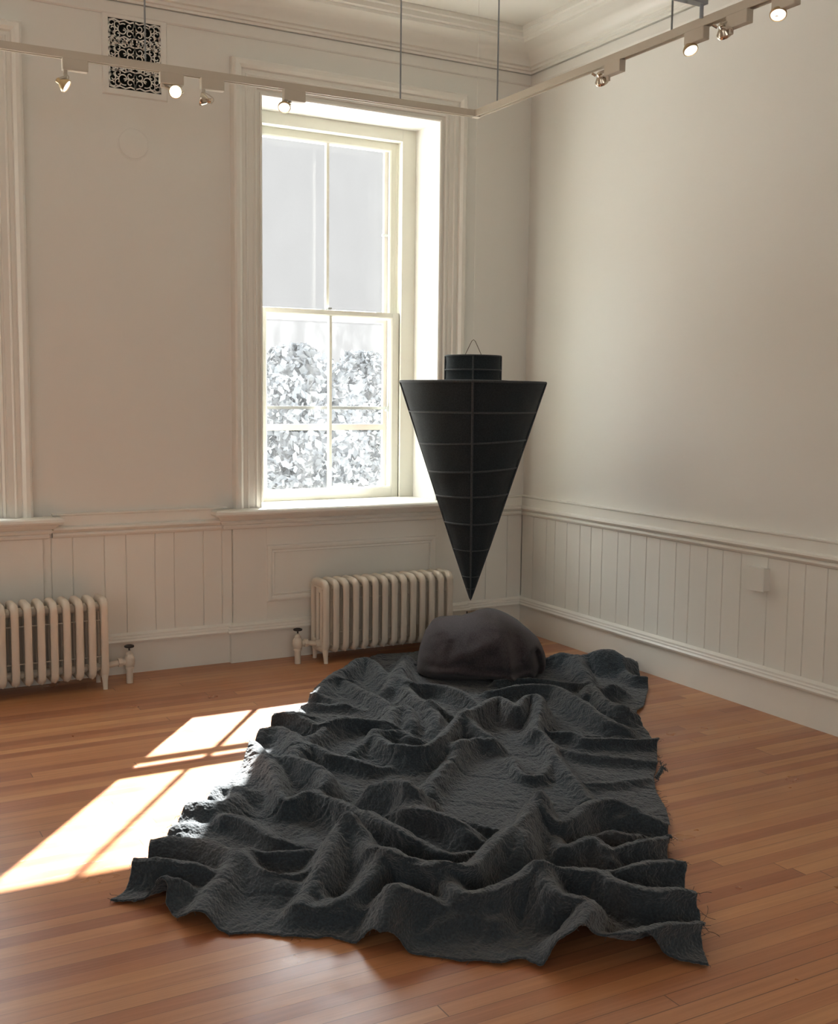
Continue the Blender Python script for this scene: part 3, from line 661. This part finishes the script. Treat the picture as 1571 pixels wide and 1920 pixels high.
# loose threads along the hems
th = MB()
def thread(p, d, ln, r=.0006):
    p = np.array(p); d = np.array(d, float); pts_ = [p.copy()]
    for i in range(5):
        d = d+rng.normal(0, .35, 3); d[2] -= .12; d /= np.linalg.norm(d); p = p+d*ln/5; p[2] = max(p[2], .002); pts_.append(p.copy())
    th.tube(pts_, r, 4, cap=False)
for k in range(150):
    e_ = rng.random()
    if e_ < .40: j = rng.integers(0, NV*2//3); thread((Xg[j, -1], Yg[j, -1], Zg[j, -1]), (.7, -.5, .05), rng.uniform(.01, .03))
    elif e_ < .75: j = rng.integers(0, NU); thread((Xg[0, j], Yg[0, j], Zg[0, j]), (-.4, -.7, 0), rng.uniform(.006, .022))
    else: j = rng.integers(0, NV*2//3); thread((Xg[j, 0], Yg[j, 0], Zg[j, 0]), (-.7, .2, .1), rng.uniform(.01, .035))
for j in (60, 75, 90, 120, 140): thread((Xg[j, -1], Yg[j, -1], Zg[j, -1]), (.7, -.5, .0), .07, .0007)
tho = th.build('loose_threads', M['cloth'], cloth, smooth=True); tho['kind'] = 'stuff'
tf = MB(); p0 = on(2, .02, 1230, 1458)
tf.tube([p0, p0+np.array([.03, .01, .015]), p0+np.array([.055, .025, .03])], [.008, .010, .006], 7)
p1 = p0+np.array([.05, .022, .028]); th = tf
for k in range(26): thread(p1+rng.normal(0, .006, 3), rng.normal(0, 1, 3)+np.array([.5, .3, .3]), rng.uniform(.012, .03), .0012)
for k in range(10): thread(p0+rng.normal(0, .005, 3), rng.normal(0, 1, 3)+np.array([.2, -.8, 0]), rng.uniform(.012, .03), .0012)
tuft = tf.build('frayed_tuft', M['cloth'], cloth, smooth=True)

# ------------------------------------------------------------------ shrouded boulder
RC = np.array([-.955, -.90]); ra = c_r0[:2]; rb = viewdir
def to_az(p):      # photo outline point -> (sideways, height) in the upright plane through the boulder's middle
    d = c_f + c_r*(p[0]-785.5)/FOC - c_u*(p[1]-960)/FOC
    t = ((RC-CAM[:2])@rb)/(d[:2]@rb); P = CAM+d*t; return (P[:2]-RC)@ra, P[2]
sil = [(1022, 1245), (1021, 1222), (1012, 1204), (1000, 1190), (982, 1174), (962, 1160), (942, 1150), (922, 1146), (905, 1147), (885, 1154), (866, 1160), (840, 1161), (815, 1163), (800, 1180), (789, 1205), (783, 1235), (781, 1262), (790, 1276), (850, 1284), (920, 1278), (980, 1272), (1014, 1266)]
sa_ = np.array([to_az(p) for p in sil]); cz = .13; cx_ = sa_[:, 0].mean()
ang = np.arctan2(sa_[:, 1]-cz, sa_[:, 0]-cx_); rad = np.hypot(sa_[:, 1]-cz, sa_[:, 0]-cx_)
o_ = np.argsort(ang); ang, rad = ang[o_], rad[o_]
NB, NA = 150, 260
vs = []; fs = []
RD = .36
Ag = np.linspace(-math.pi, math.pi, NA, endpoint=False)
Rg = np.interp(Ag, np.r_[ang-2*math.pi, ang, ang+2*math.pi], np.r_[rad, rad, rad])
for _ in range(3): Rg = (np.roll(Rg, 1)+Rg+np.roll(Rg, -1))/3
bt = (np.arange(NB)+.5)/NB*math.pi-math.pi/2
BT, AG = np.meshgrid(bt, Ag, indexing='ij')
ce = np.sign(np.cos(BT))*np.abs(np.cos(BT))**.80; se = np.sign(np.sin(BT))*np.abs(np.sin(BT))**.85
sa2 = Rg[None]*np.cos(AG)*ce+cx_; sz = Rg[None]*np.sin(AG)*ce+cz; sb = RD*se
# folds of the wrapping on the camera side (sb<0)
fr = np.clip(-se, 0, 1)**.6
def az(p): return np.array(to_az(p))
def crease(pts_, amp_, wd, side_=0):
    global sb
    P = [az(p) for p in pts_]; best = np.full(sa2.shape, 9.)
    for a, b in zip(P[:-1], P[1:]):
        ab = b-a; t = np.clip(((sa2-a[0])*ab[0]+(sz-a[1])*ab[1])/(ab@ab), 0, 1)
        best = np.minimum(best, np.hypot(sa2-a[0]-t*ab[0], sz-a[1]-t*ab[1]))
    sb = sb-1.5*amp_*np.exp(-(best/(wd*.8))**2)*fr
crease([(925, 1150), (940, 1190), (948, 1235), (955, 1255)], .030, .035)
crease([(962, 1180), (968, 1215), (975, 1235)], -.020, .045)
sb = np.where(sb < 0, sb*(1-.30*np.clip((.13-sz)/.13, 0, 1)**1.3), sb)
crease([(1015, 1215), (1000, 1196), (985, 1200), (975, 1215)], .016, .014)
crease([(1000, 1212), (1008, 1240), (1004, 1262)], -.075, .030)
crease([(955, 1245), (985, 1240), (1000, 1256), (990, 1268)], .018, .016)
crease([(835, 1215), (880, 1195), (910, 1185)], .018, .045)
crease([(805, 1240), (850, 1235), (900, 1242), (950, 1245)], .030, .035)
crease([(830, 1272), (880, 1264), (940, 1262), (975, 1266)], -.060, .026)
crease([(845, 1165), (850, 1190), (835, 1210)], -.010, .03)
crease([(880, 1160), (870, 1185), (880, 1210)], .008, .02)
nn = fbm(sa2*9+5, sz*9+sb*4, 301, 3)-.44
sa2 = sa2*(1+.03*nn); sb = sb+.035*nn
wr = ridged(sa2*14+3, sz*10+sb*5, 331, 2)-.4; sb = sb-.006*wr*fr
Xr = RC[0]+sa2*ra[0]+sb*rb[0]; Yr = RC[1]+sa2*ra[1]+sb*rb[1]; Zr = np.maximum(sz, .022)
vs = np.stack([Xr, Yr, Zr], -1).reshape(-1, 3)
ii = np.arange(NB*NA).reshape(NB, NA); j2 = np.roll(ii, -1, 1)
fs = np.stack([ii[:-1], j2[:-1], j2[1:], ii[1:]], -1).reshape(-1, 4).tolist()
fs += [tuple(ii[0]), tuple(ii[-1][::-1])]
rk = MB(); rk.add(vs, fs); rock = rk.build('shrouded_boulder', M['shroud'], smooth=True, angle=180)
tag(rock, 'rounded boulder shape wrapped in smooth brown-black cloth, resting on the charcoal quilt', 'boulder')

# ------------------------------------------------------------------ hanging plumb-bob cone
CY = -.88
tip = on(1, CY, 882, 1126); CX = on(1, CY, 886.5, 713)[0]; ZT = float(tip[2]); ZR = float(on(1, CY, 750, 714)[2])
RL = float(np.linalg.norm(on(1, CY, 1023, 714)[:2]-on(1, CY, 750, 714)[:2]))/2*.87
dv = np.array([CX, CY])-CAM[:2]; th0 = math.atan2(-dv[1], -dv[0])      # towards the camera
pl = np.array([750-785.5, 0.]); RL = abs((1023-750)/2/FOC*((np.array([CX, CY, ZR])-CAM)@c_f))
cone = empty('plumb_bob_sculpture', (CX, CY, ZT), 'black fabric cone hanging point down above the shrouded boulder', 'sculpture')
tilt = (float(tip[0])-CX)
NTH = 96
def rib_fac(th, conc=.93):
    a = ((th-th0) % (math.pi/2))/(math.pi/2)     # 0 at ribs
    return 1-(1-conc)*math.sin(math.pi*a)
def levels():
    ysl = [(750, 713), (768, 772), (786, 829), (804, 882), (820, 929.5), (837, 981), (853, 1031), (868, 1081), (875, 1104)]
    return [float(on(1, CY, *p)[2]) for p in ysl]
LV = levels(); LV[0] = ZR
def rz(z): return max(.0, RL*(z-ZT)/(ZR-ZT))
tiltz = [0, 0, .012, .012, .006, 0, 0, 0, 0]
vs, fs = [], []; NZ = 10
rows = []
alll = LV+[ZT]; tl_ = tiltz+[0]
for s_ in range(len(alll)-1):
    for k in range(NZ):
        f = k/NZ; rows.append((alll[s_]*(1-f)+alll[s_+1]*f, math.sin(math.pi*f), tl_[s_]*(1-f)+tl_[s_+1]*f))
rows.append((ZT+.002, 0, 0))
def lean_x(z): return tilt*(ZR-z)/(ZR-ZT)
for z, sag, tz in rows:
    for j in range(NTH):
        a = 2*math.pi*j/NTH; rib = rib_fac(a); onrib = 1-min(1, (1-rib)/.05)
        r_ = rz(z)*rib-(.015*sag*(1-onrib)*min(1, rz(z)/.2))
        r_ = max(r_, .003)
        zz = z+tz*math.cos(a-(th0+math.pi/2))
        vs.append((r_*math.cos(a)+lean_x(z), r_*math.sin(a), zz-ZT))
nr = len(rows)
for i in range(nr-1):
    for j in range(NTH): fs.append((i*NTH+j, i*NTH+(j+1) % NTH, (i+1)*NTH+(j+1) % NTH, (i+1)*NTH+j))
fs.append(tuple((nr-1)*NTH+j for j in range(NTH)))
MB().add(vs, fs).build('cone_skin', M['cone'], cone, smooth=True, angle=180)
# top cover
BR = abs((938-834)/2/FOC*((np.array([CX, CY, ZR])-CAM)@c_f))
tv, tfc = [], []
for k, rr in enumerate(np.linspace(RL, BR*.8, 8)):
    for j in range(NTH):
        a = 2*math.pi*j/NTH; r_ = rr*rib_fac(a); tv.append((r_*math.cos(a), r_*math.sin(a), ZR-ZT+.012*(RL-rr)/(RL-BR)+.001))
for k in range(7):
    for j in range(NTH): tfc.append((k*NTH+j, k*NTH+(j+1) % NTH, (k+1)*NTH+(j+1) % NTH, (k+1)*NTH+j))
MB().add(tv, tfc).build('top_cover', M['cone'], cone, smooth=True, angle=180)
for li, z in enumerate(LV):
    r_ = rz(z)
    ring = []
    for j in range(NTH):
        a = 2*math.pi*j/NTH; rr = r_*rib_fac(a)+.001; ring.append((rr*math.cos(a)+lean_x(z), rr*math.sin(a), z-ZT+tiltz[li]*math.cos(a-(th0+math.pi/2))))
    MB().tube(ring, .0062 if li == 0 else .0050*max(.5, min(1, r_/.15)), 8, closed=True).build('hoop', M['cone_rib'], cone, smooth=True)
for k in range(4):
    a = th0+k*math.pi/2
    P = [((rz(z)+.001)*math.cos(a)+lean_x(z), (rz(z)+.001)*math.sin(a), z-ZT) for z in np.linspace(ZR, ZT+.01, 24)]
    MB().tube(P, [.0065]*18+[.006, .0055, .005, .0045, .004, .003], 8).build('rib', M['cone_rib'], cone, smooth=True)
z1 = float(on(1, CY, 886, 667)[2])
cap_ = empty('cap', (0, 0, 0), 'x', 'x'); del cap_['label']; del cap_['category']
bpy.data.objects.remove(cap_)
cv_, cf_ = [], []
NL = 14
for i in range(NL+1):
    f = i/NL; z = ZR-ZT+.010+(z1-ZR-.012)*f
    sag = -.004*abs(math.sin(math.pi*(f/.42 if f < .42 else (f-.42)/.58)))
    for j in range(NTH):
        a = 2*math.pi*j/NTH; rr = (BR+sag)*rib_fac(a, .94); cv_.append((rr*math.cos(a), rr*math.sin(a), z))
for i in range(NL):
    for j in range(NTH): cf_.append((i*NTH+j, i*NTH+(j+1) % NTH, (i+1)*NTH+(j+1) % NTH, (i+1)*NTH+j))
cf_.append(tuple(NL*NTH+j for j in range(NTH)))
capo = MB().add(cv_, cf_).build('cap_skin', M['cone'], cone, smooth=True, angle=60)
for z in (z1-ZT-.002, ZR-ZT+.010+(z1-ZR-.012)*.42):
    MB().tube([(BR*rib_fac(2*math.pi*j/NTH, .94)*math.cos(2*math.pi*j/NTH), BR*rib_fac(2*math.pi*j/NTH, .94)*math.sin(2*math.pi*j/NTH), z) for j in range(NTH)], .0045, 8, closed=True).build('hoop', M['cone_rib'], capo, smooth=True)
for k in range(4):
    a = th0+k*math.pi/2; MB().tube([(BR*math.cos(a), BR*math.sin(a), ZR-ZT+.008), (BR*math.cos(a), BR*math.sin(a), z1-ZT-.003)], .0055, 8).build('rib', M['cone_rib'], capo, smooth=True)
apex = on(1, CY, 888, 637); az_ = float(apex[2])-ZT
ax2 = math.cos(th0+math.pi/2), math.sin(th0+math.pi/2)
hw = .047
P = [(ax2[0]*hw*s_, ax2[1]*hw*s_, z1-ZT-.004) for s_ in (1,)]+[(ax2[0]*hw*.9, ax2[1]*hw*.9, z1-ZT+.012), (ax2[0]*.010, ax2[1]*.010, az_-.008), (0, 0, az_), (-ax2[0]*.010, -ax2[1]*.010, az_-.008), (-ax2[0]*hw*.9, -ax2[1]*hw*.9, z1-ZT+.012), (-ax2[0]*hw, -ax2[1]*hw, z1-ZT-.004)]
wl = MB().tube(P, .0018, 8).build('hanging_wire', M['wire'], cone, smooth=True); wl['label'] = 'bent brown wire loop'
MB().tube([(0, 0, az_-.004), (0, 0, H-ZT-.001)], .0009, 6).build('filament', M['line'], cone, smooth=True)['label'] = 'fine clear line to the ceiling'

# ------------------------------------------------------------------ radiators
def section_mesh(cols=3):
    """one cast-iron section, x centred, y 0 (wall side) .. -.19, z .052 .. .50 : rounded loop and inner columns"""
    mb = MB(); hy, y0, y1, z0, z1 = .0, -.008, -.182, .072, .488
    r = .040; path = []
    def arc(cy, cz, a0, a1, n=7):
        for i in range(n+1):
            a = a0+(a1-a0)*i/n; path.append((0, cy+r*math.cos(a), cz+r*math.sin(a)))
    arc(y1+r, z1-r, math.pi, math.pi/2); arc(y0-r, z1-r, math.pi/2, 0); arc(y0-r, z0+r, 0, -math.pi/2); arc(y1+r, z0+r, -math.pi/2, -math.pi)
    k, n = len(path), 12; vs, fs = [], []
    for i in range(k):
        a, b = np.array(path[(i-1) % k]), np.array(path[(i+1) % k]); t_ = (b-a)/np.linalg.norm(b-a)
        nrm = np.cross(t_, (1, 0, 0))
        # upper and lower headers are deeper than the columns
        head = min(1, max(0, (path[i][2]-(z1-.05))/.05)); bt = min(1, max(0, ((z0+.03)-path[i][2])/.03))
        rn = .013+.012*head+.008*bt; rx = .0205
        c = np.array(path[i])-np.array([0, 0, .012*head])+np.array([0, 0, .006*bt])
        for j in range(n):
            q_ = 2*math.pi*j/n; cs, sn = math.cos(q_), math.sin(q_)
            cs = math.copysign(abs(cs)**.75, cs); sn = math.copysign(abs(sn)**.75, sn)
            vs.append(c+np.array([1, 0, 0])*rx*cs+nrm*rn*sn)
    for i in range(k):
        for j in range(n): fs.append((i*n+j, i*n+(j+1) % n, ((i+1) % k)*n+(j+1) % n, ((i+1) % k)*n+j))
    mb.add(vs, fs)
    for c in range(1, cols):
        yy = y0+(y1-y0)*c/cols
        mb.tube([(0, yy, z0+.004), (0, yy, z1-.03)], .0135, 10)
    # header web
    mb.box(-.012, .012, y1+.02, y0-.02, z1-.045, z1-.008); mb.box(-.012, .012, y1+.02, y0-.02, z0+.004, z0+.03)
    return mb
def tip_mesh(mb):      # small pointed toe at the bottom of each front and rear column
    for yy in (-.168, -.022): mb.lathe([(.004, -.020), (.012, -.014), (.016, .0), (.016, .010)], (0, yy, .080), n=10)
    return mb
proto = None
def radiator(x_first, x_last, yb, valve_side, name_label, detail_labels):
    global proto
    root = empty('radiator', ((x_first+x_last)/2, yb, 0), name_label, 'radiator', 'cast iron radiators under the windows')
    cx = (x_first+x_last)/2; n = 14
    for i in range(n):
        x = x_first+(x_last-x_first)*i/(n-1)-cx
        if proto is None:
            proto = tip_mesh(section_mesh()).build('section', M['radiator'], root, smooth=True, angle=50); s_ = proto
        else: s_ = proto.copy(); col.objects.link(s_); s_.parent = root
        s_.location = (x, 0, 0)
    a, b = x_first-cx, x_last-cx
    hub = MB()
    for zz, rr in ((.44, .026), (.105, .022)): hub.tube([(a-.006, -.095, zz), (b+.006, -.095, zz)], rr, 14)
    hub.build('header_pipe', M['radiator'], root, smooth=True)
    for zz in (.375, .175): MB().tube([(a, -.150, zz), (b, -.150, zz)], .0035, 6).build('tie_rod', M['radiator'], root, smooth=True)
    for s_ in (a, b):
        for yy in (-.168, -.022):
            f_ = MB(); yo = yy-.012 if yy < -.1 else yy+.008
            f_.tube([(s_, yy, .13), (s_, yy, .09), (s_, (yy+yo)/2, .045), (s_, yo, .004), (s_, yo, .0)], [.018, .021, .015, .0125, .0135], 12)
            f_.build('foot', M['radiator'], root, smooth=True)
    e_ = a if valve_side < 0 else b; sg = valve_side
    vx = e_+sg*.150; vy = -.105
    vb = MB()
    vb.tube([(vx, vy, 0), (vx, vy, .085)], .0185, 16); vb.tube([(vx, vy, .080), (vx, vy, .092)], .026, 16)
    vb.lathe([(.021, 0), (.028, .012), (.030, .03), (.029, .05), (.024, .060), (.020, .066), (.020, .074), (.010, .086), (.010, .092)], (vx, vy, .090), n=18)
    vb.tube([(vx-sg*.024, vy, .120), (vx-sg*.060, vy, .120)], .019, 14); vb.tube([(vx-sg*.040, vy, .120), (vx-sg*.062, vy, .120)], .025, 6)
    vb.tube([(vx-sg*.060, vy, .118), (e_+sg*.02, -.098, .108)], [.016, .017], 12); vb.tube([(e_+sg*.036, -.099, .109), (e_+sg*.012, -.096, .107)], [.021, .027], 12)
    va = vb.build('valve', M['radiator'], root, smooth=True, angle=35)
    hwm = MB(); hwm.tube([(vx, vy, .178), (vx, vy, .205)], .005, 8)
    hwm.tube([(vx+.021*math.cos(q_), vy+.021*math.sin(q_), .205) for q_ in np.linspace(0, 2*math.pi, 20, endpoint=False)], .0065, 8, closed=True)
    hwm.lathe([(.020, -.002), (.021, .003)], (vx, vy, .204), n=20)
    h_ = hwm.build('handwheel', M['wheel'], va, smooth=True, angle=40); h_['label'] = 'dark iron handwheel'
    if detail_labels:
        MB().tube([(e_+sg*.019, -.098, .108), (e_+sg*.024, -.098, .108)], .024, 6).build('end_plug', M['radiator'], root)
    return root
radiator(-1.603, -.752, -.125, -1, 'cream cast iron radiator under the window, valve at its left end, partly behind the boulder', True)
radiator(-2.905-13*.0655, -2.905, -.125, 1, 'cream cast iron radiator cut by the left edge of the photo', False)

# ------------------------------------------------------------------ small wall fittings
bx = MB().box(-.056, -.012, -2.248, -2.131, 0.627, 0.743).build('blank_box', M['trim'], bevel=.004)
MB().box(-.061, -.054, -2.251, -2.128, 0.624, 0.746).build('cover_plate', M['trim'], bx, bevel=.002)
tag(bx, 'square off-white blank cover box on the right wall panelling', 'junction box')
ou = MB().box(-.452, -.385, -.036, -.024, .105, .172).build('wall_outlet', M['socket'], bevel=.003)
MB().box(-.470, -.452, -.034, -.024, .100, .170).build('gap_shade', M['dark'], ou)  # solid black strip painted in for the shade of a recess
tag(ou, 'small tan outlet plate on the baseboard behind the boulder', 'outlet')
dm = MB().lathe([(.088, 0), (.088, .002), (.084, .004), (.080, .003), (.077, .006), (.070, .0065), (0.002, .007)], (-2.629, 0, 2.953), axis=(0, -1, 0), n=48)
tag(dm.build('round_wall_cap', M['wall'], smooth=True, angle=30), 'round painted-over disc on the wall below the ornate vent', 'wall cap')

# ornate vent
VX0, VX1, VZ0, VZ1 = -2.757, -2.471, 3.236, 3.602
vent = empty('ventilation_grille', ((VX0+VX1)/2, 0, VZ0), 'white scrollwork vent grille high on the back wall, left of the window', 'vent')
vm = MB(); frame_sweep(vm, VX0, VX1, VZ0, VZ1, [(0, .001), (0, .006), (.004, .008), (.030, .008), (.034, .004), (.036, 0)], 'ALL')
local(vm.build('grille_frame', M['wall']), vent)
local(MB().box(VX0, VX1, -.0015, -.0005, VZ0, VZ1).build('vent_shade', M['dark']), vent)['label'] = 'black sheet standing for the shade inside the vent'  # flat black sheet on the wall, paints the duct's shade
gm = MB()
def ribbon(pts_, wd=.0062, y0=-.002, y1=-.006):
    P = [np.array(p, float) for p in pts_]; vs = []
    for i in range(len(P)):
        d = P[min(i+1, len(P)-1)]-P[max(i-1, 0)]; d /= np.linalg.norm(d)+1e-9; n_ = np.array([-d[1], d[0]])*wd/2
        for s_, yy in ((1, y0), (1, y1), (-1, y1), (-1, y0)): vs.append((P[i][0]+n_[0]*s_, yy, P[i][1]+n_[1]*s_))
    fs = []
    for i in range(len(P)-1):
        for j in range(4): fs.append((i*4+j, i*4+(j+1) % 4, (i+1)*4+(j+1) % 4, (i+1)*4+j))
    gm.add(vs, fs+[(0, 1, 2, 3), tuple((len(P)-1)*4+j for j in (3, 2, 1, 0))])
def spiral(c, r0, r1, a0, turns, n=22): return [(c[0]+(r0+(r1-r0)*t)*math.cos(a0+turns*2*math.pi*t), c[1]+(r0+(r1-r0)*t)*math.sin(a0+turns*2*math.pi*t)) for t in np.linspace(0, 1, n)]
vw, vh = VX1-VX0, VZ1-VZ0; vcx = (VX0+VX1)/2
unit = vw/8
motifs = []
# half-panel motif (right half, lower quarter height), mirrored left/right and up/down, stacked twice
def motif(fx, fz):
    T = lambda P: [(vcx+fx(x)*unit, VZ0+fz(z)*unit) for x, z in P]
    S = lambda c, r0, r1, a0, tn, w=.0052: ribbon(T(spiral(c, r0, r1, a0*math.pi, tn)), w)
    S((.75, .95), .62, .16, 1.0, -.95); S((.75, 2.05), .60, .16, 1.0, .95)
    ribbon(T([(.13, .9), (.0, 1.5), (.15, 2.1)]), .0070)
    ribbon(T([(0, 0), (.05, 1.5), (0, 2.6)]), .0070)
    S((1.75, 1.5), .95, .30, -.62, 1.0); ribbon(T([(.75, 1.5), (1.3, 1.55), (1.75, 1.5)]), .006)
    S((2.55, .80), .62, .15, .5, -1.05); S((2.55, 2.25), .60, .15, -.5, 1.05)
    S((3.45, .75), .58, .14, -.9, .95); S((3.40, 2.2), .60, .15, .9, -.95); S((3.35, 1.5), .52, .20, .1, .9)
    ribbon(T([(4, .2), (3.8, .9), (3.95, 1.5), (3.75, 2.1), (4, 2.6)]), .0070)
    ribbon(T([(0, 2.56), (.8, 2.75), (1.6, 2.45), (2.4, 2.8), (3.2, 2.5), (4, 2.7)]), .0070)
    ribbon(T([(0, .15), (.7, .38), (1.5, .10), (2.3, .35), (3.1, .08), (4, .3)]), .0070)
rows_ = vh/unit
for sx_ in (1, -1):
    motif(lambda x, s=sx_: s*x, lambda z: z+.05)
    motif(lambda x, s=sx_: s*x, lambda z: rows_-z-.05)
    motif(lambda x, s=sx_: s*x, lambda z: rows_/2-1.4+z)
    for (cx_2, cz_2) in ((.9, 3.3), (2.1, 3.3), (3.3, 3.3), (.9, rows_-3.3), (2.1, rows_-3.3), (3.3, rows_-3.3)):
        for k, q_ in enumerate((0, .5, 1, 1.5)):
            T = [(vcx+sx_*x*unit, VZ0+z*unit) for x, z in spiral((cx_2+.32*math.cos(q_*math.pi+.78), cz_2+.32*math.sin(q_*math.pi+.78)), .42, .12, q_*math.pi, (.9 if k % 2 else -.9))]
            ribbon([(min(max(x, VX0), VX1), z) for x, z in T], .0070)
        ribbon([(vcx+sx_*x*unit, VZ0+z*unit) for x, z in [(cx_2-.5, cz_2-.35), (cx_2, cz_2), (cx_2+.5, cz_2+.35)]], .005)
local(gm.build('scrollwork', M['wall']), vent)

# ------------------------------------------------------------------ lighting track
TZ = 3.10
TA = np.array([-8.2, -.86]); Tm = np.array([-3.467, -.996]); TC = np.array([-1.079, -1.065]); TB = np.array([-1.062, -7.2])
dL = (TC-Tm)/np.linalg.norm(TC-Tm); TA = TC-dL*5.6
def bar(mb, p, q_, w_, z0, z1):
    d = (q_-p)/np.linalg.norm(q_-p); n_ = np.array([-d[1], d[0]])*w_/2
    vs = [(*(a+n_*s), z) for z in (z0, z1) for a, s in ((p, 1), (q_, 1), (q_, -1), (p, -1))]
    mb.add(vs, [(0, 1, 2, 3), (7, 6, 5, 4), (0, 4, 5, 1), (1, 5, 6, 2), (2, 6, 7, 3), (3, 7, 4, 0)])
track = empty('lighting_track', (TC[0], TC[1], TZ), 'L-shaped beige lighting track hanging on thin rods below the ceiling', 'track lighting')
for p, q_ in ((TA, TC), (TC, TB)):
    m_ = MB(); d = (q_-p)/np.linalg.norm(q_-p); n_ = np.array([-d[1], d[0]])
    bar(m_, p, q_, .034, TZ-.014, TZ+.006)
    bar(m_, p+n_*.0135, q_+n_*.0135, .007, TZ-.028, TZ-.014); bar(m_, p-n_*.0135, q_-n_*.0135, .007, TZ-.028, TZ-.014)
    local(m_.build('track_bar', M['track']), track)
m_ = MB(); m_.box(TC[0]-.020, TC[0]+.020, TC[1]-.020, TC[1]+.020, TZ-.030, TZ+.008); local(m_.build('corner_joint', M['track'], bevel=.002), track)
for x, y in ((753, 188), (923, 193), (283, 110), (1242, 58)):
    P = on(2, TZ, x, y)
    P = np.array([P[0], TC[1]+(P[0]-TC[0])*dL[1]/dL[0]]) if x < 800 else np.array([TC[0]+.002, P[1]])
    local(MB().tube([(P[0], P[1], TZ), (P[0], P[1], H-.001)], .0042, 8).build('hanging_rod', M['rod'], smooth=True), track)
st = MB(); yy = -2.785; st.box(-3.6, -1.085, yy-.02, yy+.02, 3.150, 3.156); st.box(-3.6, -1.085, yy-.02, yy-.016, 3.156, 3.180); st.box(-3.6, -1.085, yy+.016, yy+.02, 3.156, 3.180)
st.tube([(-1.10, yy, 3.10), (-1.10, yy, 3.20)], .008, 8); st.tube([(-3.3, yy, 3.15), (-3.3, yy, 3.90)], .006, 8); st.tube([(-1.18, yy, 3.15), (-1.18, yy, 3.90)], .006, 8)
tag(st.build('support_channel', M['conduit']), 'grey steel channel hung from the ceiling, meeting the right arm of the lighting track', 'steel channel')

def spot(px_block, px_head, arm, lit, aim, label, face='lamp_face', block=(0, 0)):
    """px_block: centre of the adapter on the track, px_head: lamp position (survey of the photo)"""
    if arm == 'L':
        P = on(1, -1.035, *px_block); base = np.array([P[0], TC[1]+(P[0]-TC[0])*dL[1]/dL[0], TZ-.028]); along = np.array([dL[0], dL[1], 0]); hp = on(1, base[1], *px_head); sg = -1
    else:
        P = on(0, TC[0]+.005, *px_block); base = np.array([TC[0]+.003, P[1], TZ-.028]); along = np.array([0, -1., 0]); hp = on(0, base[0], *px_head); sg = -1
    root = empty('track_spotlight', tuple(base), label, 'spotlight', 'spotlights on the ceiling track')
    m_ = MB(); bl = .056; bar(m_, base[:2]-along[:2]*bl, base[:2]+along[:2]*bl, .034, TZ-.078, TZ-.026)
    local(m_.build('adapter', M['track'], bevel=.003), root)
    hp = np.array(hp); st_ = base-along*.042; st_[2] = TZ-.078
    d = Vector(aim).normalized(); dn = np.array(d)
    back = hp-dn*.040
    m_ = MB(); m_.tube([st_, st_-np.array([0, 0, .018])], .009, 10)
    mid = np.array([st_[0], st_[1], max(back[2]+.012, hp[2]+.01)])
    # flat arm
    m_.tube([st_-np.array([0, 0, .012]), (st_*.5+mid*.5), mid, back], [.006, .010, .010, .008], 4)
    local(m_.build('arm', M['track'], smooth=True), root)
    m_ = MB(); pts_ = []
    for t in np.linspace(0, 1, 10): pts_.append(st_*(1-t)+back*t+along*(.030*math.sin(math.pi*t))+np.array([0, 0, -.012]))
    local(m_.tube(pts_, .0028, 6).build('lamp_cable', M['track'], smooth=True), root)
    body = MB().lathe([(.008, -.044), (.012, -.040), (.012, -.026), (.015, -.024), (.021, -.016), (.028, -.005), (.031, 0), (.031, .008), (.028, .010), (.028, .006)], hp, axis=aim, n=28).build('reflector', M['brass'] if lit else M['chrome'], smooth=True, angle=35)
    local(body, root)
    fc = MB().lathe([(.0275, .004), (.027, .0072), (.015, .0090), (.001, .0095)], hp, axis=aim, n=24).build('lamp_lens', M[face] if lit else M['lamp_off'], smooth=True)
    local(fc, root)
    # thumb screw bracket
    sdv = np.cross(dn, (0, 0, 1)); sdv /= np.linalg.norm(sdv)+1e-9
    local(MB().tube([hp-dn*.03-sdv*.020, hp-dn*.045-sdv*.034], .006, 8).build('knob', M['chrome'], smooth=True), root)
    if lit:
        l = bpy.data.lights.new('lamp', 'SPOT'); l.energy = lit; l.color = (1.0, .78, .50); l.spot_size = math.radians(50); l.spot_blend = .8; l.shadow_soft_size = .03
        lo = bpy.data.objects.new('lamp', l); col.objects.link(lo); lo.rotation_euler = (-d).to_track_quat('Z', 'Y').to_euler(); lo.location = tuple(hp+dn*.02); local(lo, root)
tocam = CAM-np.array([-2.7, -1.03, 2.95])
spot((143, 118), (122, 160), 'L', 8, (.75, -.35, -.55), 'track spotlight at far left of the back arm, face tilted down to the right')
spot((323, 133), (329, 172), 'L', 10, tuple(tocam), 'track spotlight beside the vent, glowing straight at the viewer', 'lamp_on')
spot((399, 146), (379, 186), 'L', 0, (-.8, .25, .15), 'unlit track spotlight between the vent and the window, turned to the left')
spot((551, 170), (533, 200), 'L', 6, (-.25, -.62, -.75), 'track spotlight in front of the window top, lit face pointing down')
spot((1153, 118), (1128, 152), 'R', 0, (.62, .35, -.65), 'dark track spotlight nearest the corner on the right arm')
spot((1307, 58), (1294, 92), 'R', 12, (-.05, -.55, -.85), 'lit track spotlight on the right arm left of the grey channel, face down')
spot((1387, 30), (1358, 62), 'R', 0, (.70, .30, -.60), 'dark track spotlight on the right arm just past the grey channel')
spot((1475, -14), (1459, 25), 'R', 12, (-.35, -.35, -.80), 'topmost lit track spotlight at the upper right, cut close to the frame')
